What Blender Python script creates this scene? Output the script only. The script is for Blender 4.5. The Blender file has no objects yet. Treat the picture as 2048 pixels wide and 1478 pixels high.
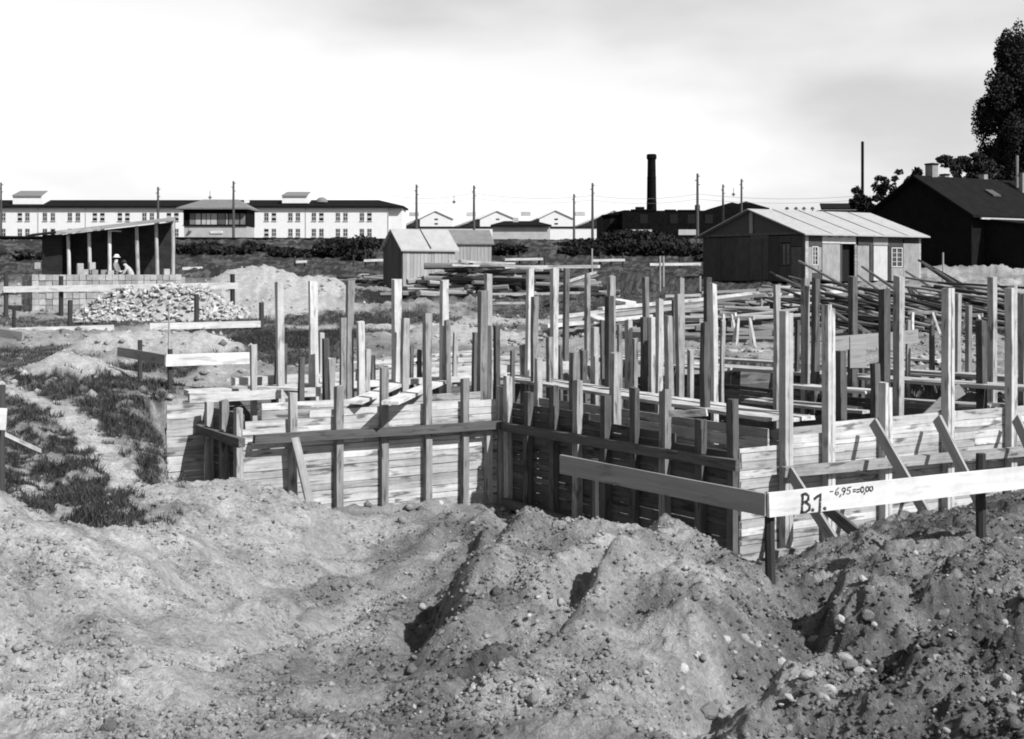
import bpy, bmesh, math, random
import numpy as np
from mathutils import Vector, Matrix

random.seed(11)
rng = np.random.default_rng(5)
scene = bpy.context.scene
COL = scene.collection

# ------------------------------------------------------------------ camera
F, CX, HY, EYE = 2400.0, 1024.0, 545.0, 2.0     # focal length and horizon in photo pixels, eye height
cam_data = bpy.data.cameras.new('camera')
cam_data.sensor_width = 36.0
cam_data.lens = 36.0 * F / 2048.0
cam_data.shift_y = -(739.0 - HY) / 2048.0
cam_data.clip_start = 0.1
cam_data.clip_end = 6000.0
cam = bpy.data.objects.new('camera', cam_data)
cam.location = (0, 0, EYE)
cam.rotation_euler = (math.radians(90), 0, 0)
COL.objects.link(cam)
scene.camera = cam

# ------------------------------------------------------------------ sky, sun, exposure
SUN_EL, SUN_BEAR = math.radians(43), math.radians(131)    # bearing clockwise from +Y
world = bpy.data.worlds.new('World')
scene.world = world
world.use_nodes = True
wn, wl = world.node_tree.nodes, world.node_tree.links
wn.clear()
sky = wn.new('ShaderNodeTexSky')
sky.sky_type = 'NISHITA'
sky.sun_disc = False
sky.sun_elevation = SUN_EL
sky.sun_rotation = SUN_BEAR
sky.altitude = 150
sky.air_density = 1.0
sky.dust_density = 0.15
sky.ozone_density = 1.0
bw = wn.new('ShaderNodeSeparateColor')           # black and white film of the time sees mostly blue light
wl.new(sky.outputs['Color'], bw.inputs['Color'])
wtc = wn.new('ShaderNodeTexCoord')
wmp = wn.new('ShaderNodeMapping')
wmp.inputs['Scale'].default_value = (1.0, 1.0, 2.6)
wmp.inputs['Location'].default_value = (0.23, 2.41, 1.71)
wl.new(wtc.outputs['Generated'], wmp.inputs['Vector'])
wnz = wn.new('ShaderNodeTexNoise')
wnz.inputs['Scale'].default_value = 3.0
wnz.inputs['Detail'].default_value = 5
wnz.inputs['Roughness'].default_value = 0.45
wl.new(wmp.outputs['Vector'], wnz.inputs['Vector'])
wrm = wn.new('ShaderNodeMapRange')
wrm.inputs['From Min'].default_value = 0.38
wrm.inputs['From Max'].default_value = 0.57
wrm.inputs['To Min'].default_value = 0.82
wrm.inputs['To Max'].default_value = 1.16
wl.new(wnz.outputs['Fac'], wrm.inputs['Value'])
wmul = wn.new('ShaderNodeMath'); wmul.operation = 'MULTIPLY'
wl.new(bw.outputs['Blue'], wmul.inputs[0]); wl.new(wrm.outputs['Result'], wmul.inputs[1])
bg = wn.new('ShaderNodeBackground')
bg.inputs['Strength'].default_value = 0.078
wl.new(wmul.outputs['Value'], bg.inputs['Color'])
wo = wn.new('ShaderNodeOutputWorld')
wl.new(bg.outputs['Background'], wo.inputs['Surface'])

SUN_DIR = Vector((math.cos(SUN_EL) * math.sin(SUN_BEAR), math.cos(SUN_EL) * math.cos(SUN_BEAR), math.sin(SUN_EL)))
sun_data = bpy.data.lights.new('sun', 'SUN')
sun_data.energy = 5.0
sun_data.angle = math.radians(0.6)
sun_data.color = (1.0, 1.0, 1.0)
sun = bpy.data.objects.new('sun', sun_data)
sun.rotation_euler = SUN_DIR.to_track_quat('Z', 'Y').to_euler()
sun.location = SUN_DIR * 60
COL.objects.link(sun)

vs = scene.view_settings
vs.view_transform = 'Standard'
vs.look = 'None'
vs.exposure = 0.8
vs.gamma = 1.0
vs.use_curve_mapping = False
scene.display_settings.display_device = 'sRGB'
scene.cycles.max_bounces = 6
scene.cycles.filter_width = 1.9

# ------------------------------------------------------------------ geometry helpers
def W(px, py, d):
    """the place whose picture is (px, py) and that is d metres away"""
    return Vector(((px - CX) / F * d, d, EYE - (py - HY) / F * d))

def WZ(px, py, z):
    d = (EYE - z) * F / (py - HY)
    return W(px, py, d)

def dirv(deg):
    return Vector((math.cos(math.radians(deg)), math.sin(math.radians(deg)), 0))

A = dirv(30)        # the long direction of the building
B = dirv(-53)       # the short direction, towards the camera
UP = Vector((0, 0, 1))

WM = {}             # world matrix of every object made here

def link(o, parent=None, m=None):
    COL.objects.link(o)
    m = m or Matrix.Identity(4)
    WM[o.name] = m
    if parent is not None:
        o.parent = parent
        o.matrix_parent_inverse = WM[parent.name].inverted()
    o.matrix_basis = m
    return o

def thing(name, label, cat, loc, group=None):
    o = bpy.data.objects.new(name, None)
    o.empty_display_size = 0.2
    link(o, None, Matrix.Translation(Vector(loc)))
    return tag(o, label, cat, group)

def tag(o, label=None, cat=None, group=None, kind=None):
    if label: o['label'] = label
    if cat: o['category'] = cat
    if group: o['group'] = group
    if kind: o['kind'] = kind
    return o

def mk(name, verts, faces, mat, parent=None, m=None, smooth=False):
    me = bpy.data.meshes.new(name)
    me.from_pydata([tuple(v) for v in verts], [], faces)
    me.update()
    if mat is not None:
        me.materials.append(mat)
    if smooth:
        me.polygons.foreach_set('use_smooth', [True] * len(me.polygons))
    return link(bpy.data.objects.new(name, me), parent, m)

def frame(o, x, zhint=UP):
    x = Vector(x).normalized()
    y = Vector(zhint).cross(x)
    if y.length < 1e-4:
        y = Vector((0, 1, 0)).cross(x)
    y.normalize()
    z = x.cross(y)
    m = Matrix((x, y, z)).transposed().to_4x4()
    m.translation = o
    return m

def beam(name, p0, p1, w, h, mat, parent=None, zhint=UP, jit=0.004, bow=0.0, rings=4):
    """sawn timber from p0 to p1; w across, h along zhint; slightly uneven"""
    p0, p1 = Vector(p0), Vector(p1)
    L = (p1 - p0).length
    vs_, fs = [], []
    for i in range(rings):
        x = (i / (rings - 1) - 0.5) * L
        b = bow * (1 - (2 * i / (rings - 1) - 1) ** 2)
        for sy, sz in ((-1, -1), (1, -1), (1, 1), (-1, 1)):
            e = random.uniform(-jit, jit) * 2 if i in (0, rings - 1) else 0
            vs_.append((x + e, sy * w / 2 + random.uniform(-jit, jit), sz * h / 2 + random.uniform(-jit, jit) + b))
    for i in range(rings - 1):
        for k in range(4):
            a, b_ = i * 4 + k, i * 4 + (k + 1) % 4
            fs.append((a, b_, b_ + 4, a + 4))
    fs.append((3, 2, 1, 0))
    n = (rings - 1) * 4
    fs.append((n, n + 1, n + 2, n + 3))
    return mk(name, vs_, fs, mat, parent, frame((p0 + p1) / 2, p1 - p0, zhint))

def pole(name, p0, p1, r0, r1, mat, parent=None, n=8, jit=0.0):
    p0, p1 = Vector(p0), Vector(p1)
    L = (p1 - p0).length
    rings = 4
    vs_, fs = [], []
    for i in range(rings):
        t = i / (rings - 1)
        r = r0 + (r1 - r0) * t
        ox, oy = random.uniform(-jit, jit), random.uniform(-jit, jit)
        for k in range(n):
            a = 2 * math.pi * k / n
            vs_.append((t * L, math.cos(a) * r + ox, math.sin(a) * r + oy))
    for i in range(rings - 1):
        for k in range(n):
            a, b_ = i * n + k, i * n + (k + 1) % n
            fs.append((a, b_, b_ + n, a + n))
    fs.append(tuple(range(n - 1, -1, -1)))
    fs.append(tuple(range((rings - 1) * n, rings * n)))
    return mk(name, vs_, fs, mat, parent, frame(p0, p1 - p0))

def box(name, o, u, v, w, mat, parent=None):
    """box with corner o and edge vectors u, v, w"""
    o, u, v, w = Vector(o), Vector(u), Vector(v), Vector(w)
    x, y, z = u.normalized(), v.normalized(), w.normalized()
    c = o + (u + v + w) / 2
    a, b, d = u.length / 2, v.length / 2, w.length / 2
    m = Matrix((x, y, z)).transposed().to_4x4()
    m.translation = c
    vs_ = [(-a, -b, -d), (a, -b, -d), (a, b, -d), (-a, b, -d), (-a, -b, d), (a, -b, d), (a, b, d), (-a, b, d)]
    fs = [(3, 2, 1, 0), (4, 5, 6, 7), (0, 1, 5, 4), (1, 2, 6, 5), (2, 3, 7, 6), (3, 0, 4, 7)]
    if x.cross(y).dot(z) < 0:
        fs = [tuple(reversed(f)) for f in fs]
    return mk(name, vs_, fs, mat, parent, m)

def prism(name, poly, ext, mat, parent=None):
    """planar polygon (list of points) pushed out by ext"""
    poly = [Vector(p) for p in poly]
    ext = Vector(ext)
    c = sum(poly, Vector()) / len(poly)
    n = len(poly)
    vs_ = [p - c for p in poly] + [p + ext - c for p in poly]
    nrm = (poly[1] - poly[0]).cross(poly[2] - poly[0])
    fs = [tuple(range(n)), tuple(range(2 * n - 1, n - 1, -1))]
    for i in range(n):
        j = (i + 1) % n
        fs.append((i, i + n, j + n, j))
    if nrm.dot(ext) > 0:
        fs = [tuple(reversed(f)) for f in fs]
    return mk(name, vs_, fs, mat, parent, Matrix.Translation(c))

ORD = ['first', 'second', 'third', 'fourth', 'fifth', 'sixth', 'seventh', 'eighth', 'ninth', 'tenth', 'eleventh',
       'twelfth', 'thirteenth', 'fourteenth', 'fifteenth', 'sixteenth', 'seventeenth', 'eighteenth', 'nineteenth',
       'twentieth'] + ['twenty-' + s for s in ('first', 'second', 'third', 'fourth', 'fifth', 'sixth', 'seventh', 'eighth', 'ninth')] + \
      ['thirtieth'] + ['thirty-' + s for s in ('first', 'second', 'third', 'fourth', 'fifth', 'sixth', 'seventh', 'eighth', 'ninth')] + ['fortieth'] + \
      ['forty-' + s for s in ('first', 'second', 'third', 'fourth', 'fifth', 'sixth', 'seventh', 'eighth', 'ninth')] + ['fiftieth'] + ['fifty-' + s for s in ('first', 'second', 'third', 'fourth', 'fifth', 'sixth', 'seventh', 'eighth', 'ninth')]

# ------------------------------------------------------------------ materials (grey values: the film is black and white)
def nodes_of(name):
    m = bpy.data.materials.new(name)
    m.use_nodes = True
    n, l = m.node_tree.nodes, m.node_tree.links
    b = n['Principled BSDF']
    b.inputs['Specular IOR Level'].default_value = 0.2
    return m, n, l, b

def grey(name, v, var=0.25, scale=6.0, stretch=(1, 1, 1), rand=0.15, rough=0.9, bump=0.2, bdist=0.01, spots=0.0, spec=0.2, blotch=0.0):
    """procedural grey: noise (object space, may be stretched as grain), per object tone, dark spots, bump"""
    m, n, l, b = nodes_of(name)
    b.inputs['Roughness'].default_value = rough
    b.inputs['Specular IOR Level'].default_value = spec
    tc = n.new('ShaderNodeTexCoord'); oi = n.new('ShaderNodeObjectInfo')
    off = n.new('ShaderNodeMath'); off.operation = 'MULTIPLY'; off.inputs[1].default_value = 57.0
    l.new(oi.outputs['Random'], off.inputs[0])
    add = n.new('ShaderNodeVectorMath'); add.operation = 'ADD'
    l.new(tc.outputs['Object'], add.inputs[0]); l.new(off.outputs[0], add.inputs[1])
    mp = n.new('ShaderNodeMapping'); mp.inputs['Scale'].default_value = stretch
    l.new(add.outputs[0], mp.inputs['Vector'])
    nz = n.new('ShaderNodeTexNoise'); nz.inputs['Scale'].default_value = scale; nz.inputs['Detail'].default_value = 6
    nz.inputs['Roughness'].default_value = 0.65
    l.new(mp.outputs[0], nz.inputs['Vector'])
    mr = n.new('ShaderNodeMapRange')
    mr.inputs['From Min'].default_value = 0.28; mr.inputs['From Max'].default_value = 0.72
    mr.inputs['To Min'].default_value = 1 - var; mr.inputs['To Max'].default_value = 1 + var
    l.new(nz.outputs['Fac'], mr.inputs['Value'])
    rr = n.new('ShaderNodeMapRange')
    rr.inputs['To Min'].default_value = v * (1 - rand); rr.inputs['To Max'].default_value = v * (1 + rand)
    l.new(oi.outputs['Random'], rr.inputs['Value'])
    mu = n.new('ShaderNodeMath'); mu.operation = 'MULTIPLY'
    l.new(mr.outputs[0], mu.inputs[0]); l.new(rr.outputs[0], mu.inputs[1])
    out = mu.outputs[0]
    if spots > 0:
        n2 = n.new('ShaderNodeTexNoise'); n2.inputs['Scale'].default_value = scale * 0.5; n2.inputs['Detail'].default_value = 3
        m2 = n.new('ShaderNodeMapping'); m2.inputs['Scale'].default_value = (stretch[0] * 3.5, stretch[1], stretch[2])
        l.new(add.outputs[0], m2.inputs['Vector']); l.new(m2.outputs[0], n2.inputs['Vector'])
        r2 = n.new('ShaderNodeMapRange'); r2.inputs['From Min'].default_value = 0.57; r2.inputs['From Max'].default_value = 0.67
        r2.inputs['To Min'].default_value = 1.0; r2.inputs['To Max'].default_value = 1 - spots
        l.new(n2.outputs['Fac'], r2.inputs['Value'])
        m3 = n.new('ShaderNodeMath'); m3.operation = 'MULTIPLY'
        l.new(out, m3.inputs[0]); l.new(r2.outputs[0], m3.inputs[1])
        out = m3.outputs[0]
    l.new(out, b.inputs['Base Color'])
    if blotch:
        ge = n.new('ShaderNodeNewGeometry')
        n4 = n.new('ShaderNodeTexNoise'); n4.inputs['Scale'].default_value = 2.2; n4.inputs['Detail'].default_value = 6; n4.inputs['Roughness'].default_value = .7
        l.new(ge.outputs['Position'], n4.inputs['Vector'])
        r4 = n.new('ShaderNodeMapRange'); r4.inputs['From Min'].default_value = .35; r4.inputs['From Max'].default_value = .65
        r4.inputs['To Min'].default_value = 1 - blotch; r4.inputs['To Max'].default_value = 1 + blotch * .5
        l.new(n4.outputs['Fac'], r4.inputs['Value'])
        m4 = n.new('ShaderNodeMath'); m4.operation = 'MULTIPLY'
        l.new(out, m4.inputs[0]); l.new(r4.outputs[0], m4.inputs[1]); out = m4.outputs[0]
        l.new(out, b.inputs['Base Color'])
    if bump:
        bp = n.new('ShaderNodeBump'); bp.inputs['Strength'].default_value = bump; bp.inputs['Distance'].default_value = bdist
        l.new(nz.outputs['Fac'], bp.inputs['Height']); l.new(bp.outputs[0], b.inputs['Normal'])
    return m

GR = (0.25, 5, 5)
M = {}
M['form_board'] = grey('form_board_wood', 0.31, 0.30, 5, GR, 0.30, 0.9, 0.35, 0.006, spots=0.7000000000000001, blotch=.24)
M['form_dark'] = grey('form_board_wood_shaded', 0.075, 0.35, 5, GR, 0.35, 0.9, 0.35, 0.006, spots=0.65, blotch=.24)  # darker copy of form_board; wall shade is put into its colour
M['post'] = grey('post_wood_weathered', 0.21, 0.35, 6, GR, 0.35, 0.9, 0.4, 0.006, spots=0.6, blotch=.24)
M['post_pale'] = grey('post_wood_fresh', 0.35, 0.25, 6, GR, 0.15, 0.9, 0.35, 0.005, spots=0.55, blotch=.24)
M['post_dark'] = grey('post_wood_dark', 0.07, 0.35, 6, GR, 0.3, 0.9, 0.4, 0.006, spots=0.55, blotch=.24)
M['ledger'] = grey('ledger_wood', 0.075, 0.40, 6, GR, 0.2, 0.9, 0.4, 0.006, spots=0.4)
M['ledger_pale'] = grey('ledger_wood_pale', 0.21, 0.35, 6, GR, 0.1, 0.9, 0.4, 0.006, spots=0.65, blotch=.24)
M['plank'] = grey('plank_wood', 0.35, 0.25, 5, GR, 0.25, 0.9, 0.3, 0.005, spots=0.5, blotch=.24)
M['white_board'] = grey('white_painted_board', 0.46, 0.14, 4, GR, 0.05, 0.8, 0.15, 0.003, spots=0.30, blotch=.2)
M['grey_board'] = grey('raw_grey_board', 0.2, 0.2, 5, GR, 0.1, 0.9, 0.3, 0.004, spots=0.3)
M['stake'] = grey('stake_wood_dark', 0.028, 0.4, 8, GR, 0.3, 0.9, 0.4, 0.005)
M['log'] = grey('old_dark_timber', 0.03, 0.5, 6, GR, 0.6, 0.95, 0.4, 0.01)
M['rafter'] = grey('peeled_pole_wood', 0.14, 0.4, 6, GR, 0.5, 0.9, 0.4, 0.006)
M['brick'] = grey('pale_brick', 0.21, 0.25, 9, (1, 1, 1), 0.30, 0.95, 0.4, 0.01)
M['stone'] = grey('field_stone', 0.21, 0.3, 9, (1, 1, 1), 0.5, 0.95, 0.5, 0.01)
M['gravel'] = grey('gravel', 0.30, 0.6, 3.5, (1, 1, 1), 0.1, 0.95, 0.3, 0.01)
M['plaster'] = grey('white_plaster', 0.52, 0.05, 1.0, (1, 1, 1), 0.02, 0.9, 0.1, 0.01)
M['plaster_grey'] = grey('grey_plaster', 0.3, 0.15, 1.0, (1, 1, 1), 0.1, 0.9, 0.1, 0.01)
M['tar'] = grey('tar_paper', 0.006, 0.4, 2.0, (1, 1, 1), 0.2, 0.85, 0.4, 0.02, spec=0.06)
M['tar_roof'] = grey('dark_roofing', 0.006, 0.35, 2.0, (1, 1, 1), 0.15, 0.9, 0.3, 0.02, spec=0.06)
M['soot'] = grey('sooty_brick', 0.004, 0.6, 2.5, (1, 1, 1), 0.2, 0.95, 0.4, 0.02, spec=0.05)
M['roof_pale'] = grey('pale_roof_felt', 0.24, 0.12, 2.5, (1, 1, 1), 0.06, 0.9, 0.2, 0.01)
M['roof_mid'] = grey('weathered_roof_felt', 0.12, 0.2, 2.5, (1, 1, 1), 0.06, 0.9, 0.2, 0.01)
M['siding'] = grey('weathered_siding', 0.22, 0.28, 5, GR, 0.14, 0.9, 0.4, 0.006)
M['siding_dark'] = grey('dark_siding', 0.05, 0.3, 5, GR, 0.2, 0.9, 0.4, 0.006)
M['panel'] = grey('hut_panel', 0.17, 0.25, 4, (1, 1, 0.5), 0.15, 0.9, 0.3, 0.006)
M['panel_gable'] = grey('hut_panel_gable', 0.055, 0.3, 4, (1, 1, 0.5), 0.3, 0.9, 0.3, 0.006)  # darker copy of the hut panel with the gable's shade put into its colour
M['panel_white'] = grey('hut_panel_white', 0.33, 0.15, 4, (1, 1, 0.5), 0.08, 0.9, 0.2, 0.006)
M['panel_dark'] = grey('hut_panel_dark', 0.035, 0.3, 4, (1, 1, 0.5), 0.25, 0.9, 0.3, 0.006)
M['black'] = grey('black_void', 0.006, 0.2, 3, (1, 1, 1), 0.1, 0.95, 0.0)
M['glass'] = grey('window_glass', 0.035, 0.5, 1.5, (1, 1, 1), 0.6, 0.15, 0.0, spec=0.5)
M['pole'] = grey('tarred_pole', 0.05, 0.3, 4, GR, 0.3, 0.9, 0.3, 0.01)
M['wire'] = grey('wire_metal', 0.12, 0.1, 4, (1, 1, 1), 0.1, 0.7, 0.0)
M['paint'] = grey('black_paint', 0.018, 0.3, 30, (1, 1, 1), 0.1, 0.7, 0.0)
M['shirt'] = grey('pale_shirt', 0.3, 0.25, 9, (1, 1, 1), 0.1, 0.9, 0.2)
M['shirt_grey'] = grey('grey_jacket', 0.14, 0.35, 12, (4, 4, 0.4), 0.1, 0.9, 0.2)
M['trousers'] = grey('dark_trousers', 0.06, 0.3, 9, (1, 1, 1), 0.1, 0.9, 0.2)
M['skin'] = grey('skin', 0.32, 0.1, 9, (1, 1, 1), 0.05, 0.6, 0.0)
M['hair'] = grey('dark_hair', 0.02, 0.3, 20, (1, 1, 1), 0.05, 0.7, 0.2)

def worn_paint():
    m, n, l, b = nodes_of('worn_black_paint')
    b.inputs['Base Color'].default_value = (.02, .02, .02, 1); b.inputs['Roughness'].default_value = .8
    tc = n.new('ShaderNodeTexCoord'); nz = n.new('ShaderNodeTexNoise'); nz.inputs['Scale'].default_value = 70; nz.inputs['Detail'].default_value = 5
    l.new(tc.outputs['Object'], nz.inputs['Vector'])
    mr = n.new('ShaderNodeMapRange'); mr.inputs['From Min'].default_value = .52; mr.inputs['From Max'].default_value = .66; mr.inputs['To Max'].default_value = .85
    l.new(nz.outputs['Fac'], mr.inputs['Value'])
    tr = n.new('ShaderNodeBsdfTransparent'); mx = n.new('ShaderNodeMixShader')
    l.new(mr.outputs[0], mx.inputs[0]); l.new(b.outputs[0], mx.inputs[1]); l.new(tr.outputs[0], mx.inputs[2])
    l.new(mx.outputs[0], n['Material Output'].inputs['Surface'])
    return m
M['paint'] = worn_paint()
M['tar_sheet'] = grey('tar_paper_sheet', 0.020, 0.5, 1.6, (1, 1, 1.8), 0.3, 0.8, 0.8, 0.06)
M['brick_loose'] = grey('loose_brick', 0.27, 0.3, 9, (1, 1, 1), 0.45, 0.95, 0.4, 0.01)
def leaf_mat(name, v, rand):
    m, n, l, b = nodes_of(name)
    b.inputs['Roughness'].default_value = 0.8
    g = n.new('ShaderNodeNewGeometry')
    mr = n.new('ShaderNodeMapRange')
    mr.inputs['To Min'].default_value = v * (1 - rand); mr.inputs['To Max'].default_value = v * (1 + rand)
    l.new(g.outputs['Random Per Island'], mr.inputs['Value'])
    l.new(mr.outputs[0], b.inputs['Base Color'])
    return m
M['leaf'] = leaf_mat('dark_leaves', 0.009, 0.7)
M['leaf_mid'] = leaf_mat('mid_leaves', 0.028, 0.7)
M['grass'] = leaf_mat('grass_blades', 0.03, 0.85)

# ------------------------------------------------------------------ terrain
def _grad(seed):
    r = np.random.default_rng(seed)
    p = r.permutation(256)
    ang = r.uniform(0, 2 * np.pi, 256)
    return np.concatenate([p, p]), np.cos(ang), np.sin(ang)
_GR = {}
def perlin(x, y, seed=0):
    if seed not in _GR:
        _GR[seed] = _grad(seed)
    p, gx, gy = _GR[seed]
    xi = np.floor(x).astype(int); yi = np.floor(y).astype(int)
    xf = x - xi; yf = y - yi
    u = xf * xf * xf * (xf * (xf * 6 - 15) + 10); v = yf * yf * yf * (yf * (yf * 6 - 15) + 10)
    xi &= 255; yi &= 255
    def g(ix, iy, dx, dy):
        h = p[p[ix & 255] + (iy & 255)] & 255
        return gx[h] * dx + gy[h] * dy
    a = g(xi, yi, xf, yf); b = g(xi + 1, yi, xf - 1, yf)
    c = g(xi, yi + 1, xf, yf - 1); d = g(xi + 1, yi + 1, xf - 1, yf - 1)
    return (a + u * (b - a)) * (1 - v) + (c + u * (d - c)) * v

def sstep(a, b, x):
    t = np.clip((x - a) / (b - a), 0, 1)
    return t * t * (3 - 2 * t)

# plan of the formwork
NA0 = Vector((A.y, -A.x, 0))
P2 = Vector((-0.17, 19.6, 0))
P1 = P2 - A * 4.31
P3 = P2 + B * 5.166
P4 = P3 + A * 8.2
P0 = P1 - B * 1.39
PL = P0 - A * 0.55
FOOT = [PL, P0, P1, P2, P3, P4, P4 - B * 9.5, P4 - B * 9.5 - A * 8.0, P2 - B * 3.2 + A * 1.2, P1 - B * 2.55 - A * .25]

TRENCH = [tuple(p[:2]) for p in (PL - A * .03 - NA0 * .1, P0 - B * .1, P1, P1 + B * .9 + A * .4, W(470, 900, 14.2), W(344, 900, 14.0))]
def poly_dist(x, y, poly):
    """signed distance to a polygon, negative inside"""
    x = np.asarray(x, float); y = np.asarray(y, float)
    dmin = np.full(x.shape, 1e9); inside = np.zeros(x.shape, bool)
    n = len(poly)
    for i in range(n):
        ax, ay = poly[i][0], poly[i][1]; bx, by = poly[(i + 1) % n][0], poly[(i + 1) % n][1]
        ex, ey = bx - ax, by - ay
        t = np.clip(((x - ax) * ex + (y - ay) * ey) / (ex * ex + ey * ey), 0, 1)
        dmin = np.minimum(dmin, np.hypot(x - ax - t * ex, y - ay - t * ey))
        c = ((ay > y) != (by > y)) & (x < (bx - ax) * (y - ay) / (by - ay + 1e-12) + ax)
        inside ^= c
    return np.where(inside, -dmin, dmin)

# heights read off the photograph: columns of (picture x, [(picture y or None, height, distance or None)])
CTRL = []
def column(px, pts):
    for py, z, d in pts:
        if d is None:
            d = (EYE - z) * F / (py - HY)
        CTRL.append(((px - CX) / F * d, d, z))
N_ = None
column(0, [(1478, -.40, N_), (1380, -.42, N_), (1250, -.15, N_), (1100, .16, N_), (975, .42, N_), (N_, -.25, 10.4), (N_, -.25, 12)])
column(110, [(1478, -.4, N_), (1390, -.42, N_), (1300, -.3, N_), (1150, -.1, N_), (1075, -.1, N_), (N_, -.4, 10.4)])
column(300, [(1478, -.4, N_), (1350, -.42, N_), (1200, -.30, N_), (1100, -.33, N_), (1020, -.25, N_), (968, -.2, N_), (N_, -.5, 13.6)])
column(378, [(N_, -.6, 14.0), (N_, -.55, 15.2), (N_, -.5, 16.6)])
column(500, [(1478, -.45, N_), (1350, -.58, N_), (1250, -.75, N_), (1180, -.72, N_), (1100, -.55, N_), (1030, -.4, N_), (965, -.25, N_), (N_, -1.1, 14.3)])
column(600, [(1280, -.74, N_), (1200, -.8, N_), (1100, -.66, N_), (1000, -.5, N_), (N_, -1.3, 14.3)])
column(680, [(1478, -.42, N_), (1390, -.55, N_), (1300, -.72, N_), (1200, -.86, N_), (1120, -.86, N_), (1062, -.98, N_), (N_, -1.5, 15.1)])
column(850, [(1478, -.5, N_), (1380, -.6, N_), (1280, -.72, N_), (1200, -.82, N_), (1120, -.86, N_), (1052, -.85, N_), (N_, -1.5, 15.0)])
column(960, [(1030, -.66, N_), (N_, -1.5, 14.6), (1090, -.5, N_), (1180, -.38, N_), (1280, -.42, N_), (1380, -.5, N_), (1478, -.4, N_)])
column(1085, [(1085, -.78, N_), (N_, -1.6, 13.4), (1150, -.62, N_), (1300, -.4, N_), (1478, -.35, N_)])
column(1200, [(1072, -.42, N_), (N_, -1.25, 12.3), (1130, -.38, N_), (1220, -.4, N_), (1300, -.5, N_), (1400, -.5, N_), (1478, -.4, N_)])
column(1330, [(1080, -.34, N_), (N_, -1.2, 11.8), (1150, -.32, N_), (1250, -.35, N_), (1330, -.55, N_), (1420, -.5, N_), (1478, -.45, N_)])
column(1480, [(1135, -.4, N_), (N_, -1.0, 11.2), (1200, -.35, N_), (1300, -.5, N_), (1350, -.65, N_), (1420, -.6, N_), (1478, -.5, N_)])
column(1600, [(1212, -.4, N_), (1150, -.62, N_), (1190, -.85, N_), (1280, -.95, N_), (1350, -.88, N_), (1420, -.66, N_), (1478, -.5, N_)])
column(1750, [(1055, -.75, N_), (1120, -.6, N_), (1200, -.48, N_), (1280, -.86, N_), (1340, -.62, N_), (1400, -.45, N_), (1478, -.4, N_), (N_, -1.4, 14.8)])
column(1900, [(1022, -.8, N_), (1100, -.55, N_), (1200, -.45, N_), (1260, -.6, N_), (1320, -.4, N_), (1400, -.35, N_), (1478, -.35, N_), (N_, -1.4, 15.8)])
column(2048, [(992, -.8, N_), (1080, -.45, N_), (1200, -.4, N_), (1270, -.5, N_), (1330, -.3, N_), (1478, -.25, N_), (N_, -1.3, 16.8)])
column(2500, [(N_, -.3, 6), (N_, -.4, 9), (N_, -.6, 13), (N_, -1.1, 17), (N_, -.2, 21)])
column(-500, [(N_, -.3, 6), (N_, .1, 8.5), (N_, 0., 12), (N_, 0., 17), (N_, 0., 22)])
column(0, [(N_, -.12, 15), (N_, 0., 18), (N_, 0., 22)])
column(200, [(N_, -.4, 12.5), (N_, -.2, 15), (N_, 0., 18), (N_, 0., 22)])
column(318, [(N_, -.42, 14.4), (N_, -.36, 16), (N_, -.24, 17.8), (N_, -.1, 19), (N_, 0., 21), (N_, 0., 23)])
for p_, z_ in ((PL + NA0 * .5, -1.1), (P0 + NA0 * .9, -1.25), (P1 - B * .5 - A * .4, -1.4), (P1 + B * .5 - A * .2, -1.45), (P1 + (P2 - P1) * .3 + B * .7, -1.55), (P1 + (P2 - P1) * .7 + B * .7, -1.6), (P2 + B * .9 - A * .9, -1.8),
               (P2 + (P3 - P2) * .5 - A * .9, -1.85), (P3 + B * .6, -1.65), (P3 + A * 2 + B * .8, -1.55), (P3 + A * 5 + B * .8, -1.4)):
    CTRL.append((p_.x, p_.y, z_))
for p_ in ((-3, 1, .0), (0, 0.5, .3), (3, 1, .0), (-2, 3.5, -.35), (0, 3.5, -.35), (2.2, 3.5, -.35), (-6, 3, -.2), (6, 3, -.2), (0, -6, .3), (-8, -6, .2), (8, -6, .2)):
    CTRL.append(p_)
CT = np.array(CTRL)
def _phi(r2):
    return np.sqrt(r2 + 0.25)
_n = len(CT)
_K = _phi((CT[:, None, 0] - CT[None, :, 0]) ** 2 + (CT[:, None, 1] - CT[None, :, 1]) ** 2) - 0.06 * np.eye(_n)
_P = np.c_[np.ones(_n), CT[:, :2]]
_S = np.block([[_K, _P], [_P.T, np.zeros((3, 3))]])
_wt = np.linalg.solve(_S, np.r_[CT[:, 2], 0, 0, 0])

PROF_D = [0, 22, 29, 37, 44, 47.5, 50, 54, 63, 75, 95, 136, 156, 180, 6000]
PROF_Z = [0, 0, .1, .25, .42, .6, .9, 1.0, 1.45, 2.05, 2.9, 5.75, 5.8, 4.0, 4.0]

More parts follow.
